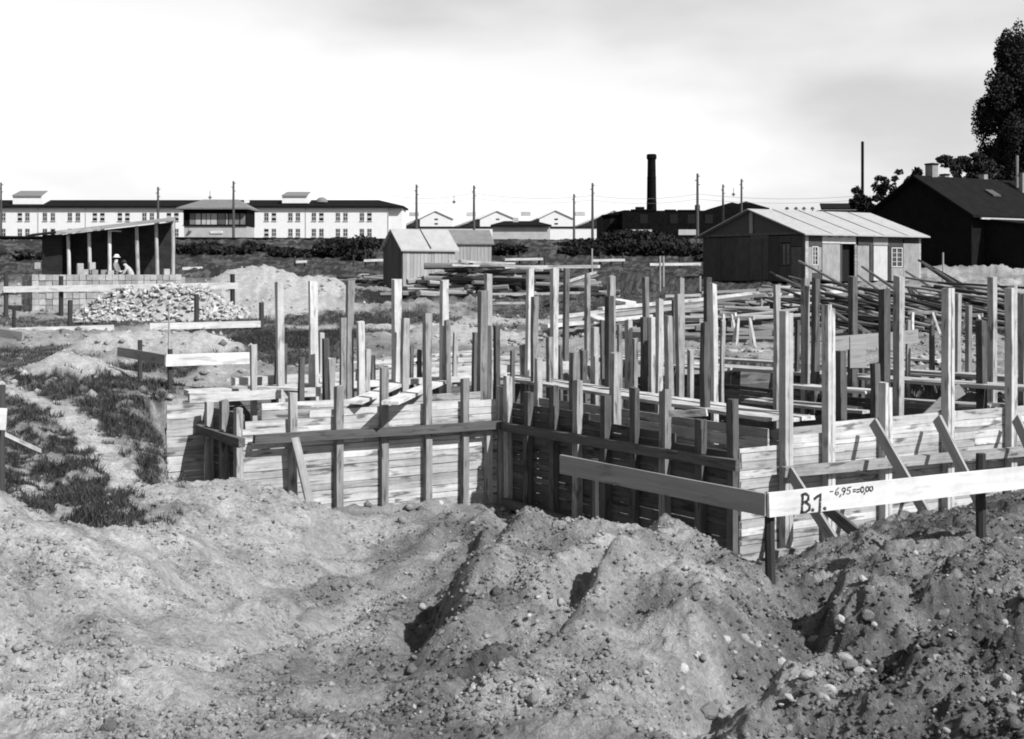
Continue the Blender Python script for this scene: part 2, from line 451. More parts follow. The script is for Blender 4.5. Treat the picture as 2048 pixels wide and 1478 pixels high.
# heaps beyond the formwork: picture x, picture y of the foot, distance, half width, half depth, height
HEAPS = [(135, 765, 22.0, .9, .9, .5), (215, 715, 26.5, 1.0, .8, .6), (400, 715, 26.5, 1.0, .9, .62), (300, 700, 29.0, 1.4, .8, .5),
         (30, 690, 31.0, 1.3, .9, .35), (500, 575, 52.0, 2.0, 3.0, 1.2), (590, 575, 50.0, 2.4, 3.0, .55), (660, 570, 52.0, 1.0, 2.0, .5),
         (520, 600, 44.0, 2.2, 3.0, .3), (835, 600, 46.0, .9, 1.2, .45), (760, 690, 30.0, 1.1, 1.3, .35), (900, 640, 34.0, 1.6, 1.2, .3),
         (1240, 560, 60.0, 3.5, 3.0, .7), (1180, 690, 29.0, 1.4, 1.0, .35), (440, 745, 23.5, 1.2, .7, .35),
         (1650, 720, 27, 1.5, .8, .3), (1950, 545, 72, 5, 2.5, .5)]

# ruts and gullies in the dug soil: picture points, depth, half width
GULLY = [([(1050, 1012), (985, 1075), (935, 1120), (875, 1185), (845, 1250)], .20, .16), ([(1290, 1140), (1235, 1175), (1190, 1205), (1140, 1250)], .16, .12),
         ([(1300, 1262), (1275, 1280)], .22, .22), ([(1090, 1325), (1000, 1385), (930, 1415), (840, 1445)], .13, .13), ([(720, 1120), (600, 1215), (520, 1285), (420, 1335), (200, 1372), (-60, 1380)], .09, .14),
         ([(640, 1120), (560, 1165), (470, 1190), (390, 1205)], .12, .15), ([(1565, 1185), (1640, 1232), (1660, 1290), (1520, 1330), (1400, 1420), (1360, 1500)], .16, .2), ([(1650, 1262), (1740, 1285), (1850, 1262), (2060, 1285)], .15, .14),
         ([(110, 1075), (230, 1105), (340, 1130), (400, 1160)], .09, .15), ([(-40, 1240), (60, 1290), (130, 1330)], .10, .14), ([(820, 1060), (870, 1035), (905, 1022)], .12, .1), ([(1600, 1110), (1720, 1075), (1800, 1040)], .12, .12),
         ([(1880, 1330), (1960, 1318), (2060, 1322)], .12, .1), ([(1000, 1290), (1080, 1300), (1180, 1290), (1300, 1330)], .12, .16), ([(700, 1400), (780, 1420), (800, 1480)], .1, .16)]
# steep left sides of heaps: picture points from far to near, height, width, fall-off on the high side
SCARP = [([(1010, 1032), (930, 1100), (890, 1150), (878, 1195), (845, 1260)], .32, .13, 1.1), ([(1330, 1115), (1255, 1168), (1195, 1212), (1125, 1262)], .20, .10, .8),
         ([(1370, 1225), (1285, 1258), (1255, 1295), (1110, 1332), (965, 1410), (800, 1455)], .26, .12, .9), ([(1725, 1140), (1650, 1215), (1640, 1262), (1700, 1305)], .30, .14, 1.2),
         ([(1760, 1325), (1580, 1395), (1490, 1470)], .24, .13, 1.0), ([(660, 1085), (560, 1140), (480, 1185), (420, 1250)], .14, .13, .7), ([(240, 1085), (150, 1150), (110, 1230), (60, 1300)], .16, .12, .9),
         ([(1960, 1150), (1880, 1215), (1850, 1262)], .18, .1, .8), ([(2048, 1300), (1900, 1345), (1830, 1400), (1800, 1478)], .16, .1, .8), ([(560, 1250), (420, 1330), (300, 1350), (120, 1372)], .14, .12, .6)]
SCARP = [([tuple(WZ(px, py, -.45)[:2]) for px, py in q], h, w, f) for q, h, w, f in SCARP]
GULLY = [([tuple(WZ(px, py, -.45)[:2]) for px, py in q], dp, hw) for q, dp, hw in GULLY]
TRACK = [tuple(WZ(px, py, -.52)[:2]) for px, py in ((860, 1075), (760, 1130), (650, 1195), (560, 1262), (430, 1320), (250, 1372), (-80, 1430))]
def terrain(x, y, fine=True):
    x = np.asarray(x, float); y = np.asarray(y, float)
    shp = x.shape
    x = x.ravel(); y = y.ravel()
    prof = np.interp(y, PROF_D, PROF_Z)
    z = prof.copy()
    near = y < 27
    if near.any():
        xn, yn = x[near], y[near]
        zn = np.empty(xn.shape)
        for s in range(0, len(xn), 60000):
            xs, ys = xn[s:s + 60000], yn[s:s + 60000]
            k = _phi((xs[:, None] - CT[None, :, 0]) ** 2 + (ys[:, None] - CT[None, :, 1]) ** 2)
            zn[s:s + 60000] = k @ _wt[:_n] + _wt[_n] + _wt[_n + 1] * xs + _wt[_n + 2] * ys
        zn = np.clip(zn, -2.3, 1.2)
        bl = sstep(19.5, 23.5, yn)
        wide = sstep(8, 14, np.abs(xn))
        bl = np.maximum(bl, wide)
        z[near] = zn * (1 - bl) + prof[near] * bl
    for px, py, d, hw, hd, h in HEAPS:
        cx = (px - CX) / F * d
        q = ((x - cx) / hw) ** 2 + ((y - d) / hd) ** 2
        z += h * np.exp(-q * 0.9)
    pd = poly_dist(x, y, [(p.x, p.y) for p in FOOT])
    m = sstep(0.32, -0.05, pd)
    # behind the front walls only: the floor of the excavation
    z = z * (1 - m) + np.minimum(z, -2.05) * m
    m2 = sstep(.07, -.07, poly_dist(x, y, TRENCH))
    z = z * (1 - m2) + np.minimum(z, -1.3) * m2
    far = sstep(24, 60, y)
    nb = y < 15
    if nb.any():
        xg, yg = x[nb], y[nb]
        zg = np.zeros(xg.shape)
        wob = .10 * perlin(xg * 2.7, yg * 2.7, 41)
        for q, dp, hw in GULLY:
            dd = np.full(xg.shape, 1e9)
            for (ax, ay), (bx_, by_) in zip(q[:-1], q[1:]):
                t = np.clip(((xg - ax) * (bx_ - ax) + (yg - ay) * (by_ - ay)) / ((bx_ - ax) ** 2 + (by_ - ay) ** 2), 0, 1)
                dd = np.minimum(dd, np.hypot(xg - ax - t * (bx_ - ax), yg - ay - t * (by_ - ay)))
            dd = dd + wob
            zg += -dp * np.exp(-(dd / hw) ** 2) + dp * .45 * np.exp(-((dd - 2.1 * hw) / hw) ** 2)
        for q, h, w, fo in SCARP:
            dd = np.full(xg.shape, 1e9); sg = np.zeros(xg.shape); tt = np.zeros(xg.shape)
            ns = len(q) - 1
            for i_, ((ax, ay), (bx_, by_)) in enumerate(zip(q[:-1], q[1:])):
                ex, ey = bx_ - ax, by_ - ay
                t = np.clip(((xg - ax) * ex + (yg - ay) * ey) / (ex * ex + ey * ey), 0, 1)
                d_i = np.hypot(xg - ax - t * ex, yg - ay - t * ey)
                near_ = d_i < dd
                dd = np.where(near_, d_i, dd)
                sg = np.where(near_, np.sign(ex * (yg - ay) - ey * (xg - ax)), sg)
                tt = np.where(near_, (i_ + t) / ns, tt)
            sd = dd * sg + wob * 1.3
            env = sstep(0, .18, tt) * sstep(1, .8, tt)
            zg += h * env * (sstep(-w, w, sd) * np.exp(-np.maximum(sd, 0) / fo) - .25 * np.exp(-((sd + 1.5 * w) / (1.6 * w)) ** 2))
        z[nb] += zg
    roughness = 1 + 0.15 * sstep(18, 28, y) + .9 * sstep(30, 60, y)
    track = np.zeros(x.shape)
    for (ax, ay), (bx_, by_) in zip(TRACK[:-1], TRACK[1:]):
        t = np.clip(((x - ax) * (bx_ - ax) + (y - ay) * (by_ - ay)) / ((bx_ - ax) ** 2 + (by_ - ay) ** 2), 0, 1)
        track = np.maximum(track, np.exp(-(np.hypot(x - ax - t * (bx_ - ax), y - ay - t * (by_ - ay)) / .42) ** 2))
    roughness = roughness * (1 - .72 * track)
    z += 0.07 * perlin(x * .9, y * .9, 1) * (1 + far * 2.0) + 0.06 * perlin(x * 0.33, y * 0.33, 9) * far * 4
    if fine:
        right = sstep(-1.0, 3.0, x) * sstep(16, 12, y)
        r1 = perlin(x * 2.3, y * 2.3, 2); r2 = perlin(x * 5.1, y * 5.1, 3); r3 = perlin(x * 11, y * 11, 4); r4 = perlin(x * 24, y * 24, 6)
        z += roughness * (0.10 * r1 * (1 + .4 * right) + 0.045 * r2 * (1 + .8 * right) + 0.5 * 0.05 * np.maximum(r2, 0) ** 1 * np.abs(r3) * 2
                          + (0.024 + 0.022 * right) * r3 + (0.013 + 0.012 * right) * r4 * (y < 26))
        # clods: ridged bumps, stronger in the freshly dug soil on the right
        c = 1 - np.abs(perlin(x * 7.3 + 3, y * 7.3, 7)) * 3.2
        z += np.clip(c, 0, 1) ** 2 * 0.030 * (0.35 + right) * roughness * (y < 26)
    return z.reshape(shp)

def gz(x, y):
    return float(terrain(np.array([x]), np.array([y]), False)[0])

def GP(px, py, dmin=4.0, dmax=130.0):
    """where the line of sight through a picture point meets the ground"""
    d = np.geomspace(dmin, dmax, 1500)
    h = terrain((px - CX) / F * d, d, False)
    ray = EYE - (py - HY) / F * d
    i = np.argmax(ray < h)
    if not (ray < h).any():
        i = len(d) - 1
    return W(px, py, float(d[i]))

def ground_mesh():
    rows = [-8, -6.5, -5, -4, -3, -2, -1.2, -.4, .4, 1.0, 1.5, 2.0, 2.5, 3.0, 3.4, 3.8]
    y = 4.1
    while y < 15.5: rows.append(y); y *= 1.0036
    while y < 30: rows.append(y); y *= 1.0085
    while y < 70: rows.append(y); y *= 1.014
    while y < 170: rows.append(y); y *= 1.02
    while y < 3000: rows.append(y); y *= 1.12
    rows = np.array(rows)
    inner = np.linspace(-1, 1, 640)
    outer = np.linspace(0, 1, 46)[1:] ** 1.6
    nr = len(rows)
    half = 0.60 * np.maximum(rows, 2.2) + 0.5
    ext = 9 + 0.9 * np.maximum(rows, 0)
    X = np.concatenate([-(half[:, None] + ext[:, None] * outer[None, ::-1]), half[:, None] * inner[None, :], half[:, None] + ext[:, None] * outer[None, :]], 1)
    Y = np.repeat(rows[:, None], X.shape[1], 1)
    Z = terrain(X, Y)
    nc = X.shape[1]
    co = np.stack([X, Y, Z], -1).reshape(-1, 3)
    idx = np.arange(nr * nc).reshape(nr, nc)
    f = np.stack([idx[:-1, :-1], idx[:-1, 1:], idx[1:, 1:], idx[1:, :-1]], -1).reshape(-1, 4)
    me = bpy.data.meshes.new('ground')
    me.vertices.add(len(co)); me.vertices.foreach_set('co', co.ravel().astype(np.float32))
    me.loops.add(f.size); me.loops.foreach_set('vertex_index', f.ravel().astype(np.int32))
    me.polygons.add(len(f)); me.polygons.foreach_set('loop_start', np.arange(0, f.size, 4, dtype=np.int32))
    me.polygons.foreach_set('use_smooth', np.ones(len(f), bool))
    me.update(calc_edges=True)
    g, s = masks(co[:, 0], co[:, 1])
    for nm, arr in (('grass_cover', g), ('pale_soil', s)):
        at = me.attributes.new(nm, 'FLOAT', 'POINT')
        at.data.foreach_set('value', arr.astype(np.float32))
    return me

GRASS_POLY = [[(-700, 770), (60, 748), (352, 770), (360, 965), (240, 1000), (125, 1066), (0, 985), (-700, 980)]]
def _wpoly(pp, z=0.0):
    return [tuple(WZ(px, max(py, 600), z)[:2]) for px, py in pp]
_GP = [_wpoly(p) for p in GRASS_POLY]
_PATH = [tuple(WZ(px, py, -.08)[:2]) for px, py in ((-60, 775), (40, 803), (130, 838), (215, 885), (285, 930), (330, 968))]
# patches of turf: picture x, distance, half width, half depth, strength
TURF = [(620, 33, 2.6, 4.5, 1.0), (700, 42, 4, 3.5, .9), (760, 52, 4.0, 4, 1.0), (560, 27, 1.8, 2.0, .8), (40, 27, 3, 3, .7), (340, 24, 1.5, 1.5, .9),
        (1120, 47, 4, 5, .7), (1250, 52, 6, 5, .8), (1350, 44, 5, 5, .9), (1500, 36, 4, 4, .8), (1000, 38, 2, 1.2, .7), (1720, 42, 7, 7, .9), (1930, 42, 7, 7, .85), (1500, 42, 5, 6, .95), (1180, 58, 7, 8, .8), (1350, 62, 7, 8, .9),
        (480, 36, 1.5, 2, .8), (100, 40, 5, 2.5, .6), (550, 40, 3, 2.0, .8)]

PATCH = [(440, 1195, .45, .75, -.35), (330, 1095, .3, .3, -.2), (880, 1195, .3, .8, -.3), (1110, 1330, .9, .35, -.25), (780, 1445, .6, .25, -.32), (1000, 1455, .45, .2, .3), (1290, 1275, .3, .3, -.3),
         (1600, 1300, .6, .8, -.15), (230, 1240, .75, .6, .22), (1270, 1085, 1.1, .5, .16), (420, 1000, 1.2, .8, .10), (640, 1300, .5, .5, -.2), (700, 1120, .5, .7, -.18), (150, 1440, .9, .35, .2), (950, 1070, .4, .6, .1), (1850, 1180, 1.2, .6, .12), (60, 1330, .5, .3, -.2)]  # soil tone patches; dark ones put shade of gullies and hollows into colour
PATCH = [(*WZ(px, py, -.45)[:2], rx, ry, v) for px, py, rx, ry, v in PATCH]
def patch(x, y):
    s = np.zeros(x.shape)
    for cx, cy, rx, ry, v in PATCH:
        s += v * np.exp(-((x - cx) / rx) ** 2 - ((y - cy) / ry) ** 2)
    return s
def masks(x, y):
    n1 = perlin(x * 1.7, y * 1.7, 12); n2 = perlin(x * 5.5, y * 5.5, 13); n3 = perlin(x * .5, y * .5, 14); n4 = perlin(x * 14, y * 14, 15)
    g = np.zeros(x.shape)
    for p in _GP:
        d = poly_dist(x, y, p)
        g = np.maximum(g, sstep(.25, -.35, d + n1 * .5))
    pathd = np.full(x.shape, 1e9)
    for (ax, ay), (bx, by) in zip(_PATH[:-1], _PATH[1:]):
        t = np.clip(((x - ax) * (bx - ax) + (y - ay) * (by - ay)) / ((bx - ax) ** 2 + (by - ay) ** 2), 0, 1)
        pathd = np.minimum(pathd, np.hypot(x - ax - t * (bx - ax), y - ay - t * (by - ay)))
    onpath = sstep(.34, .16, pathd + n2 * .25)
    lumpy = np.clip(.74 + 1.5 * n1 + 1.2 * n2 + .5 * n4, 0, 1)
    g = g * np.maximum(lumpy, .0) * (1 - onpath)
    for px, d, hw, hd, s in TURF:
        q = ((x - (px - CX) / F * d) / hw) ** 2 + ((y - d) / hd) ** 2
        g = np.maximum(g, s * sstep(1.3, .6, q + n1 * .5 + n2 * .3))
    bank = np.maximum(sstep(57, 72, y + n3 * 10) * sstep(23, 17, x), sstep(80, 90, y)) * np.clip(.92 + .6 * n3 + .4 * n1, 0, 1)
    g = np.maximum(g, bank)
    for px, py, d, hw, hd, h in HEAPS[:9]:
        q = ((x - (px - CX) / F * d) / hw) ** 2 + ((y - d) / hd) ** 2
        g = g * sstep(.55, 1.5, q + n1 * .5 + n2 * .4)
    g = np.clip(g + (n2 * .5 + n4 * .3) * (g > .05) * (g < .95), 0, 1)
    s = .50 + .9 * n3 * .5 + .25 * n1
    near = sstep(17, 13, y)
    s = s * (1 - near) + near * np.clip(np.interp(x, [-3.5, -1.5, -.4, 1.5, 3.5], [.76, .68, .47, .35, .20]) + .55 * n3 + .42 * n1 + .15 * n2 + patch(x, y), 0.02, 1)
    s = np.maximum(s, onpath * .9 * (y < 30))
    tr = np.zeros(x.shape)
    for (ax, ay), (bx_, by_) in zip(TRACK[:-1], TRACK[1:]):
        t = np.clip(((x - ax) * (bx_ - ax) + (y - ay) * (by_ - ay)) / ((bx_ - ax) ** 2 + (by_ - ay) ** 2), 0, 1)
        tr = np.maximum(tr, np.exp(-(np.hypot(x - ax - t * (bx_ - ax), y - ay - t * (by_ - ay)) / .38) ** 2))
    s = np.maximum(s, tr * (.78 + .5 * perlin(x * 1.2 + y * 2.2, y * 1.2 - x * .6, 16)) * near)
    for px, d, hw, hd, h in ((500, 50, 5, 6, .78), (590, 49, 4, 5, .7), (560, 43, 5, 4, .85), (800, 40, 6, 4, .75), (930, 37, 5, 4, .8), (900, 33, 3, 3, .7), (1050, 33, 3, 2.5, .8), (250, 27.5, 4, 2.2, .85), (135, 22, 1.3, 1.2, .85), (400, 26.5, 2, 1.5, .8)):
        q = ((x - (px - CX) / F * d) / hw) ** 2 + ((y - d) / hd) ** 2
        s = np.maximum(s, h * sstep(1.3, .5, q + n1 * .4))
    return g, np.clip(s + n2 * .12, 0, 1)

def soil_material():
    m, n, l, b = nodes_of('soil')
    b.inputs['Roughness'].default_value = 1.0
    b.inputs['Specular IOR Level'].default_value = 0.05
    tc = n.new('ShaderNodeTexCoord')
    ag = n.new('ShaderNodeAttribute'); ag.attribute_name = 'grass_cover'
    asn = n.new('ShaderNodeAttribute'); asn.attribute_name = 'pale_soil'
    def noise(sc, det=5, rough=.6):
        z = n.new('ShaderNodeTexNoise'); z.inputs['Scale'].default_value = sc; z.inputs['Detail'].default_value = det
        z.inputs['Roughness'].default_value = rough
        l.new(tc.outputs['Object'], z.inputs['Vector']); return z
    def rng_(src, a, b_, c, d):
        r = n.new('ShaderNodeMapRange')
        for k, v in zip(('From Min', 'From Max', 'To Min', 'To Max'), (a, b_, c, d)): r.inputs[k].default_value = v
        l.new(src, r.inputs['Value']); return r.outputs[0]
    def math_(op, a, b_):
        q = n.new('ShaderNodeMath'); q.operation = op
        for i, s in enumerate((a, b_)):
            if isinstance(s, (int, float)): q.inputs[i].default_value = s
            else: l.new(s, q.inputs[i])
        return q.outputs[0]
    fine = noise(26, 8, .72); mid = noise(5, 4); speck = noise(70, 2)
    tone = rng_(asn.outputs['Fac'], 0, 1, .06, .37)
    tone = math_('MULTIPLY', tone, rng_(fine.outputs['Fac'], .3, .7, .62, 1.38))
    tone = math_('MULTIPLY', tone, rng_(mid.outputs['Fac'], .3, .7, .78, 1.2))
    peb = rng_(speck.outputs['Fac'], .66, .72, 0, 1)
    tone = math_('ADD', tone, math_('MULTIPLY', peb, .10))
    grassv = rng_(fine.outputs['Fac'], .3, .7, .009, .034)
    mx = n.new('ShaderNodeMix'); mx.data_type = 'FLOAT'
    l.new(ag.outputs['Fac'], mx.inputs['Factor']); l.new(tone, mx.inputs['A']); l.new(grassv, mx.inputs['B'])
    l.new(mx.outputs['Result'], b.inputs['Base Color'])
    hsum = math_('ADD', fine.outputs['Fac'], math_('MULTIPLY', peb, .25))
    lump = noise(75, 4, .6)
    hsum = math_('ADD', hsum, math_('MULTIPLY', lump.outputs['Fac'], .4))
    bp = n.new('ShaderNodeBump'); bp.inputs['Strength'].default_value = 1.0; bp.inputs['Distance'].default_value = .05
    l.new(hsum, bp.inputs['Height']); l.new(bp.outputs[0], b.inputs['Normal'])
    return m
M['soil'] = soil_material()
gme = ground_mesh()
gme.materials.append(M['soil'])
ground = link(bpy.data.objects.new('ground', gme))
ground['kind'] = 'structure'

# ------------------------------------------------------------------ formwork of the foundation walls
def on_wall(p0, a, px):
    """distance along the wall line p0 + t a at which picture column px meets it"""
    k = (px - CX) / F
    return (k * p0.y - p0.x) / (a.x - k * a.y)

def z_at(p0, a, t, py):
    return EYE - (py - HY) / F * (p0.y + a.y * t)

def panel(name, label, p0, p1, out, ztop, zbot, pitch, board_mat, studs, ledgers, stud_mat, cat='formwork', ext=(0, 0), seams=1, topsteps=None, stud_w=0.11, ledger_mat=None, ledger_h=.13):
    a = (p1 - p0).normalized(); L = (p1 - p0).length
    root = thing(name, label, cat, (p0.x, p0.y, zbot))
    out = out.normalized()
    z = ztop; k = 0
    while z > zbot:
        h = pitch * random.choice((.62, .8, .9, 1.0, 1.05, 1.15, 1.35))
        e0, e1 = -ext[0], L + ext[1]
        if topsteps and k < len(topsteps) and topsteps[k]:
            e0, e1 = topsteps[k]
        cuts = [e0] + sorted(random.uniform(e0 + .25 * (e1 - e0), e0 + .8 * (e1 - e0)) for _ in range(seams if random.random() < .75 else 0)) + [e1]
        for c0, c1 in zip(cuts[:-1], cuts[1:]):
            off = random.uniform(-.004, .005)
            zz = z - h / 2
            tilt = random.uniform(-.004, .004)
            beam('board', p0 + a * (c0 + .002) + out * off + UP * (zz - tilt), p0 + a * (c1 - .002) + out * off + UP * (zz + tilt),
                 .028, h - random.choice((.005, .006, .007, .009, .014)), board_mat, root, jit=.0022, bow=random.uniform(-.003, .003))
        z -= h; k += 1
    for s in studs:
        px, yt, yb = s[:3]
        w = s[3] if len(s) > 3 else stud_w
        mt = s[4] if len(s) > 4 else stud_mat
        t = on_wall(p0 + out * .06, a, px)
        zt = z_at(p0 + out * .06, a, t, yt)
        zb = zbot if yb is None else z_at(p0 + out * .06, a, t, yb)
        c = p0 + a * t + out * (.022 + w / 2)
        lean = random.uniform(-.015, .015)
        if w >= .12:       # pale studs are pairs of planks nailed together
            for sgn in (-1, 1):
                o_ = a * sgn * (w / 4 + .004)
                beam('stud', c + o_ + UP * zb, c + o_ + a * lean + UP * (zt + random.uniform(-.05, .03)), w / 2 - .003, w, mt, root, zhint=out, jit=.003, rings=5, bow=random.uniform(-.006, .006))
        else:
            beam('stud', c + UP * zb, c + a * lean + UP * zt, w, w * random.uniform(.85, 1.1), mt, root, zhint=out, jit=.007, rings=6, bow=random.uniform(-.012, .012))
    for (px0, py0, px1, py1, e0, e1) in ledgers:
        o2 = out * (.022 + stud_w + .055)
        t0 = on_wall(p0 + o2, a, px0); t1 = on_wall(p0 + o2, a, px1)
        q0 = p0 + o2 + a * t0; q0.z = z_at(p0 + o2, a, t0, py0)
        q1 = p0 + o2 + a * t1; q1.z = z_at(p0 + o2, a, t1, py1)
        dv = (q1 - q0).normalized()
        beam('ledger', q0 - dv * e0, q1 + dv * e1, .10, ledger_h, ledger_mat or M['ledger'], root, jit=.006, bow=random.uniform(-.01, .01), rings=6)
    return root

NA = Vector((A.y, -A.x, 0))            # outward of the walls that face the camera
NB = Vector((B.y, -B.x, 0))            # outward of the walls that face left
pa = panel('formwork_wall', 'sunlit board formwork wall in the middle, left of the dark inner corner', P1, P2, NA, -.06, -2.1, .112, M['form_board'],
      [(585, 785, N_), (676, 772, N_), (768, 735, N_), (854, 627, N_), (928, 757, N_), (977, 862, N_), (1000, 772, N_, .09)],
      [(508, 879, 1001, 849, 0, 0)], M['post'], ext=(.02, -.03), seams=1, topsteps=[(1.0, 4.25), (.02, 4.27), None])
# a slanting prop nailed beside the first stud
t_ = on_wall(P1 + NA * .2, A, 588)
q_ = P1 + A * t_ + NA * .2
beam('prop', q_ + UP * z_at(P1 + NA * .2, A, t_, 868), q_ + A * .17 + NA * .30 + UP * -1.5, .05, .12, M['post'], pa, zhint=A)
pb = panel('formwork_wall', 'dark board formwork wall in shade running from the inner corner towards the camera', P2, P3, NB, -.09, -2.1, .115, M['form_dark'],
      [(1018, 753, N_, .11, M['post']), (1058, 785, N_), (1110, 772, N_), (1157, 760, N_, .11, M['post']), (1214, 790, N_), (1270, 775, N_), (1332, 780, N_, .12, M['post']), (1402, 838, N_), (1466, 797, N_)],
      [(1008, 853, 1476, 931, 0, 0), (1008, 1004, 1420, 1135, 0, 0)], M['post_dark'], ext=(-.02, .02), seams=1, topsteps=[(.1, 2.2), (.05, 4.0)])  # darker studs on this wall: shade below the ledger put into their colour
pc = panel('formwork_wall', 'bright board formwork wall at right, propped by slanting braces behind the numbered board', P3, P4, NA, -.02, -2.1, .105, M['form_board'],
      [(1570, 622, N_, .125, M['post_pale']), (1654, 610, N_, .125, M['post_pale']), (1768, 768, N_, .125, M['post_pale']), (1892, 580, N_, .125, M['post_pale']),
       (2019, 575, N_, .125, M['post_pale']), (2150, 580, N_, .125, M['post_pale']), (2290, 600, N_, .125, M['post_pale'])],
      [(1566, 944, 2048, 903, 0, 2.5), (1540, 1112, 1800, 1080, 0, .5)], M['post_pale'], ext=(.02, 0), seams=2, topsteps=[(1.45, 8.2), (.9, 8.2), None], stud_w=.12, ledger_mat=M['ledger_pale'])
for (x0, y0, x1, y1, dd) in ((1582, 948, 1668, 1082, 1.0), (1622, 990, 1712, 1066, 1.25), (1750, 850, 1852, 1028, 1.3), (1877, 842, 1958, 1004, 1.35), (2034, 842, 2100, 985, 1.3)):
    t_ = on_wall(P3 + NA * .26, A, x0)
    q0_ = P3 + NA * .26 + A * t_
    d0 = q0_.y
    q0_ = W(x0, y0, d0)
    q1_ = W(x1, y1, d0 - dd + .25)
    e_ = (q1_ - q0_).normalized()
    beam('brace', q0_ - e_ * .05, q1_ + e_ * .35, .045, .15, M['grey_board'] if x0 != 1622 else M['ledger'], pc, zhint=e_.cross(A), jit=.004)
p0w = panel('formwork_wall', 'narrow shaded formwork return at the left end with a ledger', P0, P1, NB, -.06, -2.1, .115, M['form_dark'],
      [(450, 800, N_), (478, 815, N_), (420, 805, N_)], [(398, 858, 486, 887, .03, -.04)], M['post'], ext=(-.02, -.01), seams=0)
plw = panel('formwork_wall', 'short sunlit formwork wall at the far left end of the site', PL, P0, NA, -.02, -2.1, .12, M['form_board'], [], [], M['post'], ext=(.05, -.02), seams=0)

# inner faces of the same walls, seen over the front boards
IN = .55
panel('inner_formwork', 'inner board formwork behind the sunlit middle wall', P1 - NA * IN + A * .45, P2 - NA * IN - A * .1, -NA, .02, -1.2, .13, M['form_board'], [], [], M['post'], cat='formwork', seams=1)
panel('inner_formwork', 'inner board formwork behind the dark wall', P2 - NB * IN + B * .3, P3 - NB * IN + B * .0, -NB, -.05, -1.2, .13, M['form_board'], [], [], M['post'], cat='formwork', seams=1)
panel('inner_formwork', 'inner board formwork behind the bright right wall', P3 - NA * IN + A * 1.0, P4 - NA * IN, -NA, -.14, -1.2, .13, M['form_board'], [], [], M['post'], cat='formwork', seams=2)
R0 = P1 - B * 2.3; R1_ = P2 - B * 2.3 + A * 1.5
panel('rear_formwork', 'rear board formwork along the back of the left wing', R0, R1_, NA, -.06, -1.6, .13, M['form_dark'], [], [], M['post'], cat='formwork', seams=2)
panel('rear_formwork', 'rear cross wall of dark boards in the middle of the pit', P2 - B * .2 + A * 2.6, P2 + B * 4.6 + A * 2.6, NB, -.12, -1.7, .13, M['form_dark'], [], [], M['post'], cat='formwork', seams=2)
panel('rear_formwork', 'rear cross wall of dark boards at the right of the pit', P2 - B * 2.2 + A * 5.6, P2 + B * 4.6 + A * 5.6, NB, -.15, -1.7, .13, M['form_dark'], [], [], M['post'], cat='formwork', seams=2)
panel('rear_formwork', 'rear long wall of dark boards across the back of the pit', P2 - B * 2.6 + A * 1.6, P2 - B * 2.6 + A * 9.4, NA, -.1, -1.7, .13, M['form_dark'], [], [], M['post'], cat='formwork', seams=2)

# ------------------------------------------------------------------ upright posts inside the formwork
# (left x, right x, top y, distance, tone, foot height)
POSTS = [(551, 570, 565, 19.95, 'post_pale'), (616, 636, 563, 20.3, 'post_pale'), (690, 709, 562, 20.6, 'post'), (781, 800, 558, 21.1, 'post_pale'),
         (877, 895, 560, 21.5, 'post_pale'), (966, 983, 547, 22.0, 'post'), (1050, 1067, 537, 22.4, 'post_pale'), (1098, 1113, 537, 22.7, 'post_pale'),
         (1125, 1137, 537, 26.0, 'post_dark'), (1166, 1178, 547, 26.5, 'post'), (1212, 1232, 552, 21.0, 'post'), (1286, 1299, 555, 25.0, 'post'),
         (1352, 1366, 555, 23.5, 'post'), (1407, 1423, 553, 23.0, 'post_dark'), (1423, 1437, 567, 19.0, 'post_pale'), (1549, 1563, 570, 17.6, 'post'),
         (1603, 1620, 557, 21.6, 'post'), (1621, 1637, 557, 21.4, 'post_dark'), (1697, 1715, 553, 21.4, 'post_dark'), (1759, 1782, 578, 19.4, 'post_dark'), (1783, 1807, 552, 19.6, 'post'),
         (1974, 1992, 553, 21.0, 'post'), (1908, 1921, 587, 22.0, 'post'), (2038, 2056, 587, 20.5, 'post')]
